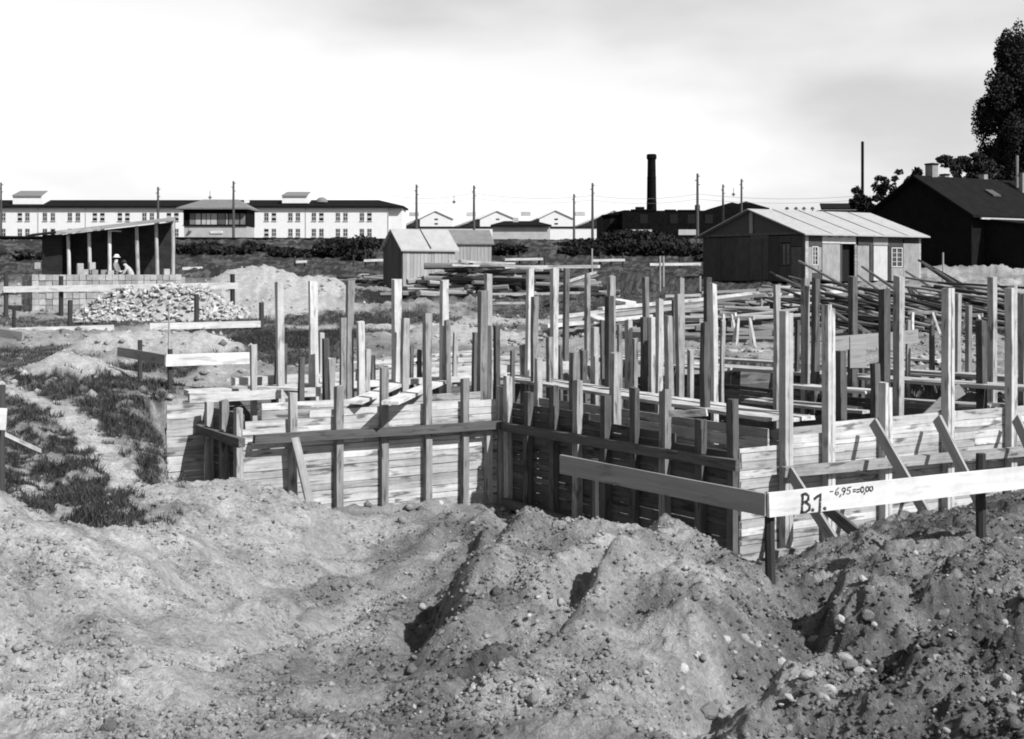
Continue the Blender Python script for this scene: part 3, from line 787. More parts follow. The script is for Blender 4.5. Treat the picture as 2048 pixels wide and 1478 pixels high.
SHORT = [(726, 738, 700, 20.9, 'post'), (744, 752, 712, 21.2, 'post_dark'), (820, 830, 690, 21.8, 'post_dark'), (836, 842, 700, 22, 'post_dark'), (905, 915, 665, 21.9, 'post'), (1020, 1030, 700, 21, 'post_dark'), (1038, 1048, 690, 22.5, 'post'), (1090, 1104, 675, 21.3, 'post'), (1118, 1128, 690, 23, 'post_dark'),
         (1200, 1209, 640, 24, 'post_dark'), (1232, 1244, 650, 22.4, 'post'), (1342, 1351, 600, 24.5, 'post_dark'), (1372, 1384, 700, 20.5, 'post'), (1438, 1448, 640, 23, 'post'), (1590, 1600, 640, 22.5, 'post_dark'), (1650, 1659, 620, 23.5, 'post'), (1720, 1731, 660, 22.5, 'post_dark'), (1812, 1822, 640, 22, 'post'), (1860, 1871, 650, 23, 'post_dark'), (1930, 1942, 610, 22.5, 'post'),
         (498, 514, 690, 19.3, 'post'), (637, 648, 665, 21.5, 'post_pale'), (677, 690, 635, 20.2, 'post'), (713, 730, 643, 20.5, 'post_pale'), (801, 818, 637, 20.8, 'post'),
         (891, 905, 640, 21.3, 'post'), (942, 954, 665, 21.2, 'post_dark'), (952, 972, 582, 20.3, 'post'), (973, 986, 650, 20.5, 'post_dark'), (987, 1000, 652, 20.7, 'post_dark'),
         (1061, 1075, 593, 21.2, 'post'), (1066, 1083, 717, 19.8, 'post'), (1136, 1157, 705, 19.0, 'post'), (1158, 1174, 700, 21.6, 'post_dark'), (1181, 1196, 655, 21.0, 'post'),
         (1212, 1229, 592, 20.3, 'post_dark'), (1218, 1240, 705, 17.9, 'post'), (1248, 1263, 640, 20.4, 'post'), (1264, 1277, 678, 20.8, 'post'), (1282, 1297, 635, 24.0, 'post_dark'), (1298, 1311, 635, 23.6, 'post_pale'),
         (1311, 1327, 598, 20.0, 'post_pale'), (1331, 1348, 632, 19.2, 'post'), (1404, 1422, 645, 17.2, 'post_dark'),
         (1352, 1367, 588, 22.6, 'post'), (1674, 1696, 702, 17.8, 'post_dark'), (1739, 1756, 727, 17.0, 'post_dark'), (1951, 1974, 640, 20.0, 'post_dark'),
         (548, 556, 702, 20.4, 'post_dark'), (564, 572, 688, 20.6, 'post_dark'), (594, 608, 715, 18.8, 'post_dark'), (656, 671, 717, 19.3, 'post'), (646, 662, 678, 20.0, 'post_dark')]
def upright(spec, label, group, zf):
    xl, xr, yt, d, tone = spec
    wpx = (xr - xl)
    w = max(.07, min(.125, wpx * d / F / 1.30))
    top = W((xl + xr) / 2, yt, d)
    foot = Vector((top.x, top.y, zf))
    top.x += random.uniform(-.035, .035)
    top.y += random.uniform(-.02, .02)
    o = beam('timber_post', foot, top, w * random.uniform(.85, 1.1), w * random.uniform(.9, 1.1), M[tone], None, zhint=A, jit=.009, bow=random.uniform(-.02, .02), rings=6)
    tag(o, label, 'post', group)
tone_word = {'post_pale': 'pale', 'post': 'grey', 'post_dark': 'dark'}
POSTS.sort(key=lambda s: s[0])
for i, s in enumerate(POSTS):
    upright(s, '%s tall timber post rising inside the formwork, %s from the left of the tall ones' % (tone_word[s[4]], ORD[i]), 'tall posts inside the formwork', -1.95)
SHORT.sort(key=lambda s: s[0])
for i, s in enumerate(SHORT):
    upright(s, '%s short timber stake standing inside the formwork, %s from the left of the short ones' % (tone_word[s[4]], ORD[i]), 'short posts inside the formwork', -1.95)

# ------------------------------------------------------------------ walkway planks and loose boards on the formwork
def plank(label, a, b, w=.20, th=.035, mat='plank', group=None, zh=UP, name='plank', cat='plank'):
    o = beam(name, a, b, w, th, M[mat], None, zhint=zh, jit=.004, bow=random.uniform(-.015, .01), rings=6)
    return tag(o, label, cat, group)
G1 = 'planks lying across the formwork'
plank('long pale plank along the back of the left wing, nearer of the pair', WZ(372, 786, .06), WZ(1008, 752, .06), .24, .10, group=G1)
plank('long pale plank along the back of the left wing, farther of the pair', WZ(466, 764, .12), WZ(1150, 730, .12), .22, .15, group=G1)
plank('weathered plank lying over the top of the left end wall', WZ(378, 796, .06), WZ(640, 783, .06), .12, .14, 'form_board', group=G1)
plank('split rough plank end lying on the boards at the left end', WZ(470, 773, .15), WZ(600, 778, .13), .22, .045, 'plank', group=G1)
plank('bright flat plank slanting over the middle wall, left of the pair', WZ(708, 805, .03), WZ(800, 765, .06), .26, .05, 'white_board', group=G1)
plank('bright flat plank slanting over the middle wall, right of the pair', WZ(780, 806, .05), WZ(880, 763, .08), .26, .05, 'white_board', group=G1)
def run(label, a, b, n, w=.24, th=.05, gap=.012, mat='plank', bearers=True):
    d = (b - a); d.z = 0; d.normalize()
    side = Vector((-d.y, d.x, 0))
    for i in range(n):
        o = side * (i - (n - 1) / 2) * (w + gap)
        e0, e1 = random.uniform(-.25, .25), random.uniform(-.25, .25)
        zz = UP * random.uniform(0, .02)
        plank('%s, %s of %s across' % (label, ORD[i], ('one', 'two', 'three', 'four')[n - 1]), a + o + d * e0 + zz, b + o + d * e1 + zz, w * random.uniform(.85, 1.05), th, mat, G1)
run('pale walkway plank behind the dark wall', WZ(1000, 752, .03), WZ(1570, 838, .03), 3)
run('pale walkway plank beyond the inner corner', WZ(1010, 738, .08), WZ(1190, 726, .08), 2)
run('pale walkway plank in the middle run over the pit', WZ(1240, 719, .10), WZ(2080, 780, .10), 3, th=.06)
run('pale walkway plank in the far run over the pit', WZ(1400, 717, .14), WZ(2080, 760, .14), 2)
run('pale deck plank behind the rear posts', WZ(1080, 694, .10), WZ(1560, 706, .10), 3, .3)
run('pale deck plank under the upright grey sheet', WZ(1640, 706, .12), WZ(1870, 722, .12), 2)
run('pale deck plank at the right edge of the pit', WZ(1790, 745, .06), WZ(2080, 762, .06), 2)
run('grey plank lying low in the pit', WZ(1500, 800, -.25), WZ(1720, 822, -.25), 2, mat='form_board')
run('grey plank lying low at the right of the pit', WZ(1760, 800, -.3), WZ(2000, 812, -.3), 2, mat='form_board')
run('pale deck plank among the middle posts', WZ(1170, 710, .1), WZ(1450, 740, .1), 3)
run('pale deck plank left of the inner corner', WZ(770, 738, .05), WZ(1000, 724, .05), 3)
run('pale deck plank behind the left row of posts', WZ(640, 730, .08), WZ(870, 717, .08), 2)
run('pale deck plank low behind the bright wall', WZ(1560, 770, .0), WZ(1760, 786, .0), 2)
run('short pale board over the middle of the left wing', WZ(880, 712, .1), WZ(1000, 700, .1), 2)
run('short pale board over the rear of the left wing', WZ(900, 722, .12), WZ(1010, 716, .12), 2)
plank('short pale batten nailed level near the right end of the dark wall', W(1338, 827, 16.2), W(1414, 825, 15.9), .04, .09, 'post_pale', name='batten', cat='batten', group=G1)
plank('wide grey board standing on edge among the rear posts', W(1665, 687, 20.6), W(1836, 672, 21.5), .03, .24, 'grey_board', group=G1)
box('grey_sheet', W(1700, 736, 19.2), Vector((.28, .05, 0)), Vector((-.01, .03, 0)), UP * .5, M['grey_board'])
tag(bpy.data.objects['grey_sheet'], 'grey rectangular board set upright between the rear posts', 'board')
prism('gusset_board', [W(1838, 836, 17.75), W(1852, 838, 17.75), W(1932, 788, 17.75), W(1918, 768, 17.75), W(1900, 776, 17.75)], Vector((.0, .03, 0)), M['grey_board'])
tag(bpy.data.objects['gusset_board'], 'pale slanting board corner sticking up behind the bright right wall', 'board')

# ------------------------------------------------------------------ batter boards (setting-out boards on stakes)
def batter(label, boards, stakes, cat='batter board', group='setting-out boards on stakes'):
    """boards: (p0, p1, height, tone); stakes: (x, top y, d, r)"""
    root = thing('batter_board', label, cat, (boards[0][0].x, boards[0][0].y, gz(boards[0][0].x, boards[0][0].y)), group)
    for p, q, h, tone in boards:
        beam('board', p, q, .026, h, M[tone], root, jit=.003, bow=random.uniform(-.006, .006))
    for x, yt, d, r in stakes:
        t = W(x, yt, d)
        z0 = min(gz(t.x, t.y), t.z - .3) - .35
        pole('stake', (t.x, t.y, z0), t, r, r * .95, M['stake'], root, jit=.004)
    return root
c0 = W(1537, 1010, 10.0); c1 = W(2060, 953, 11.15); c2 = W(1121, 928, 12.1)
bb = batter('numbered white setting-out board in the foreground at right, with its grey return board', [(c0, c1, .205, 'white_board'), (c0 + Vector((-.02, .01, 0)), c2, .19, 'grey_board')],
            [(1540, 985, 10.09, .045), (1962, 907, 11.22, .05), (1190, 918, 12.0, .04)])
# lettering painted by hand on the white board: strokes as flat ribbons a millimetre proud
def painted(name, strokes, p0, p1, width, parent):
    a = (p1 - p0); slope = a.z / math.hypot(a.x, a.y)
    ah = Vector((a.x, a.y, 0)).normalized()
    nrm = Vector((ah.y, -ah.x, 0))
    base = Vector((p0.x, p0.y, 0)) + nrm * .0175
    def pt(px, py):
        t = on_wall(base, ah, px)
        return base + ah * t + UP * z_at(base, ah, t, py)
    vs_, fs = [], []
    for st in strokes:
        pts = [pt(*q) for q in st]
        n = len(pts)
        k0 = len(vs_)
        for i in range(n):
            d = (pts[min(i + 1, n - 1)] - pts[max(i - 1, 0)]).normalized()
            s = nrm.cross(d).normalized() * width / 2 * random.uniform(.85, 1.1)
            e = d * (-width * .4 if i == 0 else width * .4 if i == n - 1 else 0)
            vs_ += [pts[i] + s + e, pts[i] - s + e]
        for i in range(n - 1):
            b = k0 + i * 2
            fs.append((b, b + 1, b + 3, b + 2))
    c = Vector((p0.x, p0.y, p0.z))
    return mk(name, [v - c for v in vs_], fs, M['paint'], parent, Matrix.Translation(c))
def arc(cx, cy, rx, ry, a0, a1, n=12):
    return [(cx + rx * math.cos(math.radians(a0 + (a1 - a0) * i / n)), cy + ry * math.sin(math.radians(a0 + (a1 - a0) * i / n))) for i in range(n + 1)]
def sk(y, x):      # follow the slope of the board
    return y - .111 * (x - 1605)
big = [[(1606, 989), (1605, 1007), (1604, 1024)],
       [(1604, 990), (1611, 987), (1617, 991), (1617, 999), (1611, 1004), (1606, 1005)], [(1606, 1005), (1614, 1005), (1620, 1011), (1619, 1019), (1612, 1024), (1603, 1025)],
       [(1625, 1019), (1627, 1020)], [(1630, 997), (1636, 992), (1641, 987), (1640.5, 1005), (1639.5, 1024)], [(1649, 1016), (1651, 1017)]]
painted('lettering', big, c0, c1, .025, bb)
y0 = 982
small = [[(1661, y0 + 1), (1666, y0 + .5)],
         [(1677, y0 - 6), (1672, y0 - 1), (1671, y0 + 5), (1674, y0 + 8), (1678, y0 + 5), (1676, y0 + 1), (1672, y0 + 3)], [(1682, y0 + 7), (1680, y0 + 11)],
         arc(1688, y0 - 3, 3.2, 3.5, 0, 360) + [(1690, y0 + 1), (1687, y0 + 7)],
         [(1702, y0 - 8), (1696, y0 - 7), (1695, y0 - 2), (1700, y0 - 2), (1701, y0 + 3), (1697, y0 + 6), (1694, y0 + 5)],
         [(1707, y0 - 3), (1711, y0 - 3.5)], [(1707, y0 + 1), (1711, y0 + .5)], [(1714, y0 - 3), (1719, y0 - 4)], [(1714, y0 + 2), (1719, y0 + 1)],
         arc(1725, y0 - 3, 3, 5.5, 0, 360), [(1730, y0 + 3), (1729, y0 + 6)], arc(1735, y0 - 4, 3, 5, 0, 360), arc(1743, y0 - 5, 3, 5, 0, 360)]
painted('lettering', small, c0, c1, .011, bb)

batter('white setting-out board with grey return board, beside the left end of the formwork', [(W(332, 721, 20.6), W(500, 716, 21.3), .205, 'white_board'), (W(331, 720, 20.6), W(236, 703, 22.4), .17, 'grey_board')],
       [(340, 698, 20.72, .045), (280, 680, 21.7, .045)])
batter('long white setting-out board in front of the brick stack at left', [(W(7, 579, 43.4), W(475, 571.5, 43.0), .22, 'white_board')],
       [(12, 545, 43.5, .09), (122, 552, 43.5, .09), (465, 548, 43.1, .09)])
batter('white setting-out board at left edge below the brick pile', [(W(-30, 664, 36.5), W(228, 656, 37.0), .2, 'white_board')], [(28, 620, 36.7, .06), (140, 600, 36.9, .08)])
batter('white setting-out board in front of the right foot of the brick pile', [(W(300, 653, 36.0), W(521, 648, 36.4), .2, 'white_board')], [(393, 588, 36.3, .08), (523, 605, 36.5, .08)])
batter('grey board end on a stake at the left edge', [(W(-40, 660, 29.0), W(45, 672, 28.3), .2, 'grey_board')], [(-20, 640, 29.0, .05)])
batter('nearest white board end nailed to a stake at the left edge', [(W(-120, 836, 10.2), W(11, 838, 11.0), .20, 'white_board'), (W(8, 868, 11.2), W(80, 902, 12.2), .04, 'post_pale')], [(1, 770, 11.1, .045)])
for i, (xa, xb, y, d, st) in enumerate(((728, 776, 521, 84, (707, 731, 752)), (1010, 1086, 519, 84, (1014, 1039, 1078)), (1186, 1250, 521, 82, (1184, 1200, 1222, 1246)), (1300, 1402, 529, 78, (1318, 1320, 1360)),
                                       (1010, 1200, 534, 70, (1020, 1090, 1180)), (592, 614, 524, 84, (590, 609)), (365, 405, 537, 76, (373, 398)))):
    batter('far white setting-out board below the embankment, %s from left' % ORD[[2, 3, 5, 6, 4, 1, 0][i]], [(W(xa, y, d), W(xb, y - 1, d), .17, 'white_board')],
           [(s, y - (16 if k % 2 else 12), d + .2, .07) for k, s in enumerate(st)])
# thin measuring stick left
pole('measuring_stick', W(338, 705, 21.6), W(338, 612, 21.6), .018, .015, M['post'])
tag(bpy.data.objects['measuring_stick'], 'thin upright stick behind the white board at left', 'stick')
for i, (x, yt, yb, d) in enumerate(((1320, 512, 600, 55), (1327, 512, 580, 57), (1184, 497, 530, 66), (1523, 598, 660, 40), (1400, 552, 600, 46), (1886, 505, 560, 62), (1985, 505, 560, 75), (1921, 500, 540, 74))):
    b_ = W(x, yb, d); b_.z = min(b_.z, gz(b_.x, b_.y) + .05) - .2
    o = pole('marker_stake', b_, W(x, yt, d), .05, .045, M['grey_board'], n=6)
    tag(o, 'thin marker stake standing in the field behind the formwork, %s from left' % ORD[[1, 2, 0, 4, 3, 5, 7, 6][i]], 'stake', 'marker stakes in the field')

# ------------------------------------------------------------------ brick stack at left
HB = .252
s0 = W(65, 617, 46.0); s0.z = gz(s0.x, s0.y) - .02
SU, SV = A, -B
st_top = W(65, 549, 46.0).z
stack = thing('brick_stack', 'long stack of pale bricks laid in courses, in front of the open shed', 'brick stack', s0)
courses = max(4, round((st_top - s0.z) / HB)); HB = (st_top - s0.z) / courses
Ls, Ws = 6.1, 1.5
def brick_mesh(l, h, t, name='brick'):
    me = bpy.data.meshes.new(name)
    j = lambda: random.uniform(-.006, .006)
    vs_ = [(x * l / 2 + j(), y * t / 2 + j(), z * h / 2 + j()) for z in (-1, 1) for x, y in ((-1, -1), (1, -1), (1, 1), (-1, 1))]
    me.from_pydata(vs_, [], [(3, 2, 1, 0), (4, 5, 6, 7), (0, 1, 5, 4), (1, 2, 6, 5), (2, 3, 7, 6), (3, 0, 4, 7)])
    me.materials.append(M['brick']); me.update()
    return me
bl = [brick_mesh(.235, HB - .016, .24) for _ in range(5)]
def put_brick(me, pos, xdir, parent, zrot=None, name='brick'):
    m = frame(pos, xdir, UP) if zrot is None else zrot
    return link(bpy.data.objects.new(name, me), parent, m)
core = box('core', s0 + SU * .2 + SV * .2 - UP * .1, SU * (Ls - .3), SV * (Ws - .3), UP * (courses * HB), M['brick'], stack)
core['kind'] = 'stuff'
for c in range(courses):
    z = s0.z + (c + .5) * HB
    n = int(Ls / .25) - (0 if c < courses - 2 else 1)
    for i in range(n):
        out = random.uniform(-.025, .025)
        put_brick(random.choice(bl), s0 + SU * ((i + .5) * .248 + random.uniform(-.006, .006)) + SV * (.12 + out) + UP * (z - s0.z), SU, stack)
    for i in range(1, 6):
        put_brick(random.choice(bl), s0 + SU * (.12 + random.uniform(-.02, .02)) + SV * ((i + .5) * .25) + UP * (z - s0.z), SV, stack)
# second low run of the stack to the left, set back
s1 = s0 - SU * 1.6 + SV * 1.9
stack2 = thing('brick_stack', 'lower shaded run of stacked bricks at the left edge', 'brick stack', (s1.x, s1.y, gz(s1.x, s1.y)))
for c in range(courses):
    for i in range(9):
        put_brick(random.choice(bl), s1 - SU * ((i - 3) * .25) + SV * .12 + UP * ((c + .5) * HB), SU, stack2)

# loose brick heap in front
hc = W(325, 640, 41.5); hc.z = gz(hc.x, hc.y)
heap = thing('brick_heap', 'heap of tipped loose pale bricks in front of the brick stack', 'brick heap', hc)
lb = [brick_mesh(.25 * k_, .065, .12, 'loose_brick') for k_ in (1, 1, .8, .55, 1, .4)]
for m_ in lb: m_.materials[0] = M['brick_loose']
def heap_h(x, y):
    e = max(0, 1 - math.sqrt((x / 3.1) ** 2 + (y / 1.7) ** 2))
    return .98 * min(1, e * 2.0) * (1 + .12 * math.sin(x * 2.3) + .08 * math.sin(x * 5 + 1))
cv, cf = [], []
pos = []
for _ in range(1500):
    x = random.uniform(-3.1, 3.1); y = random.uniform(-1.8, .7)
    if (x / 3.15) ** 2 + (y / 1.8) ** 2 < 1:
        pos.append((x, y))
pos = pos[:900]
pos.sort(key=lambda q: q[1])
stuffv, stufff = [], []
for i, (x, y) in enumerate(pos):
    p = Vector((hc.x + x, hc.y + y, hc.z + heap_h(x, y) + random.uniform(-.02, .06)))
    r = Matrix.Rotation(random.uniform(0, 6.28), 4, 'Z') @ Matrix.Rotation(random.gauss(0, .5), 4, 'X') @ Matrix.Rotation(random.gauss(0, .5), 4, 'Y')
    m = Matrix.Translation(p) @ r
    if i % 3 == 0 and i // 3 < 300:
        link(bpy.data.objects.new('brick', random.choice(lb)), heap, m)
    else:
        k = len(stuffv)
        for v in lb[i % 6].vertices:
            stuffv.append((m @ v.co) - hc)
        stufff += [tuple(k + q for q in f.vertices) for f in lb[i % 6].polygons]
hs = mk('loose_bricks', stuffv, stufff, M['brick_loose'], heap, Matrix.Translation(hc)); hs['kind'] = 'stuff'
hv, hf = [], []
nx, ny = 24, 14
for j in range(ny):
    for i in range(nx):
        x = -3.2 + 6.4 * i / (nx - 1); y = -1.9 + 3.4 * j / (ny - 1)
        hv.append((x, y, heap_h(x, y) - .06))
for j in range(ny - 1):
    for i in range(nx - 1):
        k = j * nx + i
        hf.append((k, k + 1, k + nx + 1, k + nx))
hb = mk('heap_body', hv, hf, M['brick_loose'], heap, Matrix.Translation(hc)); hb['kind'] = 'stuff'
# small stacks of blocks between the shed posts
for i, (x, y, d) in enumerate(((161, 546, 49.0), (170, 545, 49.1), (161, 533, 49.05), (186, 545, 49.3), (185, 531, 49.3), (190, 546, 49.0), (208, 546, 49.2), (222, 547, 49.1), (334, 544, 50), (75, 531, 51))):
    p = W(x, y, d)
    o = box('hollow_block', p - A * .11 - UP * .14, A * .24, -B * .2, UP * .27, M['brick'])
    tag(o, 'pale hollow block standing by the open shed, %s from left' % ORD[[1, 3, 2, 5, 4, 6, 7, 8, 9, 0][i]], 'block', 'blocks by the open shed')

# ------------------------------------------------------------------ open lean-to shed
d_ = 52.0
shed = thing('open_shed', 'open lean-to shed with pale posts and dark tar paper back wall', 'shed', W(215, 590, d_))
def sx(px, d=d_): return (px - CX) / F * d
def sz(py, d=d_): return EYE - (py - HY) / F * d
zg = gz(sx(215), d_) - .1
for i, px in enumerate((84, 150, 205, 258, 302)):
    nx_ = (150, 205, 258, 302, 349)[i]
    yt = 474 - (px - 84) * .115; yt2 = 474 - (nx_ - 84) * .115
    dd = d_ + 1.6
    prism('wall_sheet', [(sx(px, dd), dd + .02 * (i % 2), zg), (sx(nx_, dd) + .02, dd + .02 * (i % 2), zg), (sx(nx_, dd) + .02, dd + .02 * (i % 2), sz(yt2, dd)), (sx(px, dd), dd + .02 * (i % 2), sz(yt, dd))], Vector((0, .05, 0)), M['tar_sheet'], shed)
prism('end_wall', [(sx(82), d_ + .3, zg), (sx(82) + .35, d_ + 1.55, zg), (sx(82) + .35, d_ + 1.55, sz(470)), (sx(82), d_ + .3, sz(470))], Vector((-.05, 0, 0)), M['tar_sheet'], shed)
prism('front_sheet', [(sx(83), d_ + .1, zg), (sx(122), d_ + .1, zg), (sx(122), d_ + .1, sz(468)), (sx(83), d_ + .1, sz(470))], Vector((0, .04, 0)), M['tar_sheet'], shed)
for px, yt, x2 in ((140, 470, 136), (182, 466, 178), (221, 461, 219), (278, 452, 273), (316, 446, 312), (346, 442, 346)):
    pole('post', (sx(px), d_, zg - .2), (sx(x2), d_, sz(yt)), .085, .075, M['plank'], shed, jit=.01)
pole('tie_bar', (sx(217), d_ - .05, sz(461.5)), (sx(243), d_ - .05, sz(462.5)), .03, .03, M['plank'], shed)
rf = prism('roof', [(sx(62), d_ - .5, sz(474, d_ - .5)), (sx(356), d_ - .5, sz(440, d_ - .5)), (sx(352, d_ + 2), d_ + 2, sz(437, d_ + 2)), (sx(64, d_ + 2), d_ + 2, sz(470, d_ + 2))], UP * .06, M['tar_roof'], shed)
beam('roof_edge', (sx(122), d_ - .54, sz(466.5)), (sx(210), d_ - .54, sz(457)), .04, .16, M['plank'], rf)
beam('roof_edge', (sx(211), d_ - .54, sz(455.5)), (sx(357), d_ - .54, sz(438.5)), .04, .14, M['siding'], rf)

# ------------------------------------------------------------------ two workers
def person(label, joints, edges, radii, base, mats, hatted):
    me = bpy.data.meshes.new('person')
    me.from_pydata([Vector(j) for j in joints], edges, [])
    o = bpy.data.objects.new('person_skin', me); COL.objects.link(o)
    sk_ = o.modifiers.new('s', 'SKIN'); 
    for v, r in zip(me.skin_vertices[0].data, radii):
        v.radius = r if isinstance(r, tuple) else (r, r)
    me.skin_vertices[0].data[0].use_root = True
    o.modifiers.new('d', 'SUBSURF').levels = 2
    dg = bpy.context.evaluated_depsgraph_get()
    new = bpy.data.meshes.new_from_object(o.evaluated_get(dg))
    bpy.data.objects.remove(o)
    new.name = 'person'
    for m_ in mats: new.materials.append(m_)
    sh = joints[1][2]
    for p in new.polygons:
        p.use_smooth = True
        c = p.center
        hd = (c - Vector(joints[3])).length
        hand = min((c - Vector(joints[k])).length for k in (6, 9))
        p.material_index = 2 if hd < .17 or hand < .09 else (1 if c.z < joints[0][2] - .02 else 0)
    r = link(bpy.data.objects.new('person', new), None, Matrix.Translation(base))
    tag(r, label, 'person')
    return r
# 0 pelvis 1 chest 2 neck 3 head 4-6 arm 7-9 arm 10-12 leg 13-15 leg 16 toe 17 toe
E = [(0, 1), (1, 2), (2, 3), (1, 4), (4, 5), (5, 6), (1, 7), (7, 8), (8, 9), (0, 10), (10, 11), (11, 12), (0, 13), (13, 14), (14, 15), (12, 16), (15, 17)]
RD = [.15, (.17, .15), .06, .105, .07, .05, .04, .07, .05, .04, .09, .065, .045, .09, .065, .045, .04, .04]
w1 = W(230, 545, 50.4); w1.z = gz(w1.x, w1.y)
J1 = [(0, 0, .95), (.02, 0, 1.35), (.04, 0, 1.52), (.07, -.01, 1.66), (.03, -.2, 1.38), (.14, -.24, 1.12), (.36, -.2, 1.1), (.03, .2, 1.38), (.14, .22, 1.12), (.35, .16, 1.12),
      (0, -.1, .88), (.03, -.11, .48), (0, -.11, .07), (0, .1, .88), (-.02, .11, .48), (-.06, .11, .07), (.17, -.12, .04), (.12, .12, .04)]
pr1 = person('worker in pale hat and grey jacket standing by the shed post', J1, E, RD, w1, [M['shirt_grey'], M['trousers'], M['skin']], True)
hv, hf = [], []
for (r, z) in ((.17, 0), (.165, .015), (.11, .02), (.105, .09), (.06, .13), (.001, .135)):
    for k in range(12): hv.append((math.cos(k * math.pi / 6) * r, math.sin(k * math.pi / 6) * r * .9, z))
for i in range(5):
    for k in range(12): hf.append((i * 12 + k, i * 12 + (k + 1) % 12, i * 12 + 12 + (k + 1) % 12, i * 12 + 12 + k))
mk('hat', hv, hf, M['white_board'], pr1, Matrix.Translation(w1 + Vector((.07, -.01, 1.71))), smooth=True)
w2 = W(260, 545, 50.7); w2.z = gz(w2.x, w2.y)
J2 = [(.1, 0, .93), (-.08, 0, 1.30), (-.19, 0, 1.43), (-.28, 0, 1.52), (-.08, -.2, 1.30), (-.22, -.24, 1.06), (-.42, -.16, 1.0), (-.08, .2, 1.30), (-.2, .22, 1.08), (-.4, .14, 1.0),
      (.1, -.1, .87), (.06, -.11, .48), (.1, -.11, .07), (.1, .1, .87), (.14, .11, .48), (.2, .11, .07), (-.07, -.12, .04), (.03, .12, .04)]
pr2 = person('worker in pale shirt bending forward towards the worker in the hat', J2, E, RD, w2, [M['shirt'], M['trousers'], M['skin']], False)
hv = []
bm = bmesh.new(); bmesh.ops.create_icosphere(bm, subdivisions=2, radius=.115)
for v in bm.verts: v.co = Vector((v.co.x * 1.05 + .02, v.co.y * .95, v.co.z * .9 + .03 if v.co.z > -.02 or v.co.x > 0.02 else .0))
hm = bpy.data.meshes.new('hair'); bm.to_mesh(hm); bm.free(); hm.materials.append(M['hair'])
link(bpy.data.objects.new('hair', hm), pr2, Matrix.Translation(w2 + Vector((-.28, 0, 1.54))))

# ------------------------------------------------------------------ gabled buildings
def gabled(name, label, C, u, v, L, Wd, zb, ze, za, wall, roof, over=.25, th=.07, cat='shed', group=None, walls=True):
    """C front corner; u along the eaves side, v along the gable; ridge along u"""
    C = Vector((C.x, C.y, 0))
    root = thing(name, label, cat, (C.x, C.y, zb), group)
    pts = lambda o: [o + UP * zb, o + v * Wd + UP * zb, o + v * Wd + UP * ze, o + v * (Wd / 2) + UP * (za - .02), o + UP * ze]
    if walls:
        prism('gable_wall', pts(C), u * .06, wall, root)
        prism('gable_wall', pts(C + u * (L - .06)), u * .06, wall, root)
        prism('side_wall', [C + UP * zb + u * .062, C + u * (L - .062) + UP * zb, C + u * (L - .062) + UP * ze, C + UP * ze + u * .062], v * .06, wall, root)
        o = C + v * (Wd - .06)
        prism('side_wall', [o + UP * zb + u * .062, o + u * (L - .062) + UP * zb, o + u * (L - .062) + UP * ze, o + UP * ze + u * .062], v * .06, wall, root)
    k = over / (Wd / 2)
    drop = (za - ze) * k
    for sgn, o in ((1, C), (-1, C + v * Wd)):
        e = o - v * sgn * over - u * over + UP * (ze - drop + .03)
        r = C + v * (Wd / 2) - u * over + UP * (za + .03)
        uu = u * (L + 2 * over)
        prism('roof', [e, e + uu, r + uu, r], UP * th, roof, root)
    return root, C

def siding(root, o, u, n, L, zb, ztop_fn, w, mat, out, name='plank'):
    """upright boards on a wall"""
    k = int(L / w); w = L / k
    for i in range(k):
        t = (i + .5) * w
        b = o + u * t + out * (.016 + random.uniform(0, .012))
        beam(name, b + UP * zb, b + UP * ztop_fn(t), .024, w * .94, mat, root, zhint=u, jit=.003, rings=2)

NS = Vector((A.y, -A.x, 0)); NG = Vector((B.y, -B.x, 0))
# small plank shed
C = W(805, 572, 58.0); zb = gz(C.x, C.y) - .05
ze = W(805, 497, 58).z; za = W(789, 462, 59).z
sh1, C1 = gabled('plank_shed', 'small pale plank shed with felt roof, left of the dark timber pile', C, A, -B, 2.85, 1.75, zb, ze, za, M['siding_dark'], M['roof_pale'], .16)
siding(sh1, C1, A, 0, 2.85, zb, lambda t: ze - .01, .19, M['siding'], NS)
siding(sh1, C1, -B, 0, 1.75, zb, lambda t: ze + (za - ze) * (1 - abs(t - .875) / .875) - .03, .19, M['siding_dark'], NG)  # gable planks use a darker siding whose colour carries this side's shade
beam('roof_batten', C1 - B * .86 + A * 1.45 + UP * (za + .12), C1 + B * .15 + A * 1.45 + UP * (ze + .02), .04, .03, M['siding_dark'], sh1)
# the second shed behind it
C = W(905, 527, 68.0); zb2 = gz(C.x, C.y) - .1
ze = W(905, 487, 68).z; za = W(890, 463, 69.5).z
a2 = dirv(12); b2 = dirv(-78)
sh2, C2 = gabled('grey_shed', 'weathered grey shed half hidden behind the small plank shed', C, a2, -b2, 2.25, 2.6, zb2, ze, za, M['siding'], M['roof_mid'], .15)
siding(sh2, C2, a2, 0, 2.25, zb2, lambda t: ze - .01, .2, M['siding'], Vector((a2.y, -a2.x, 0)))

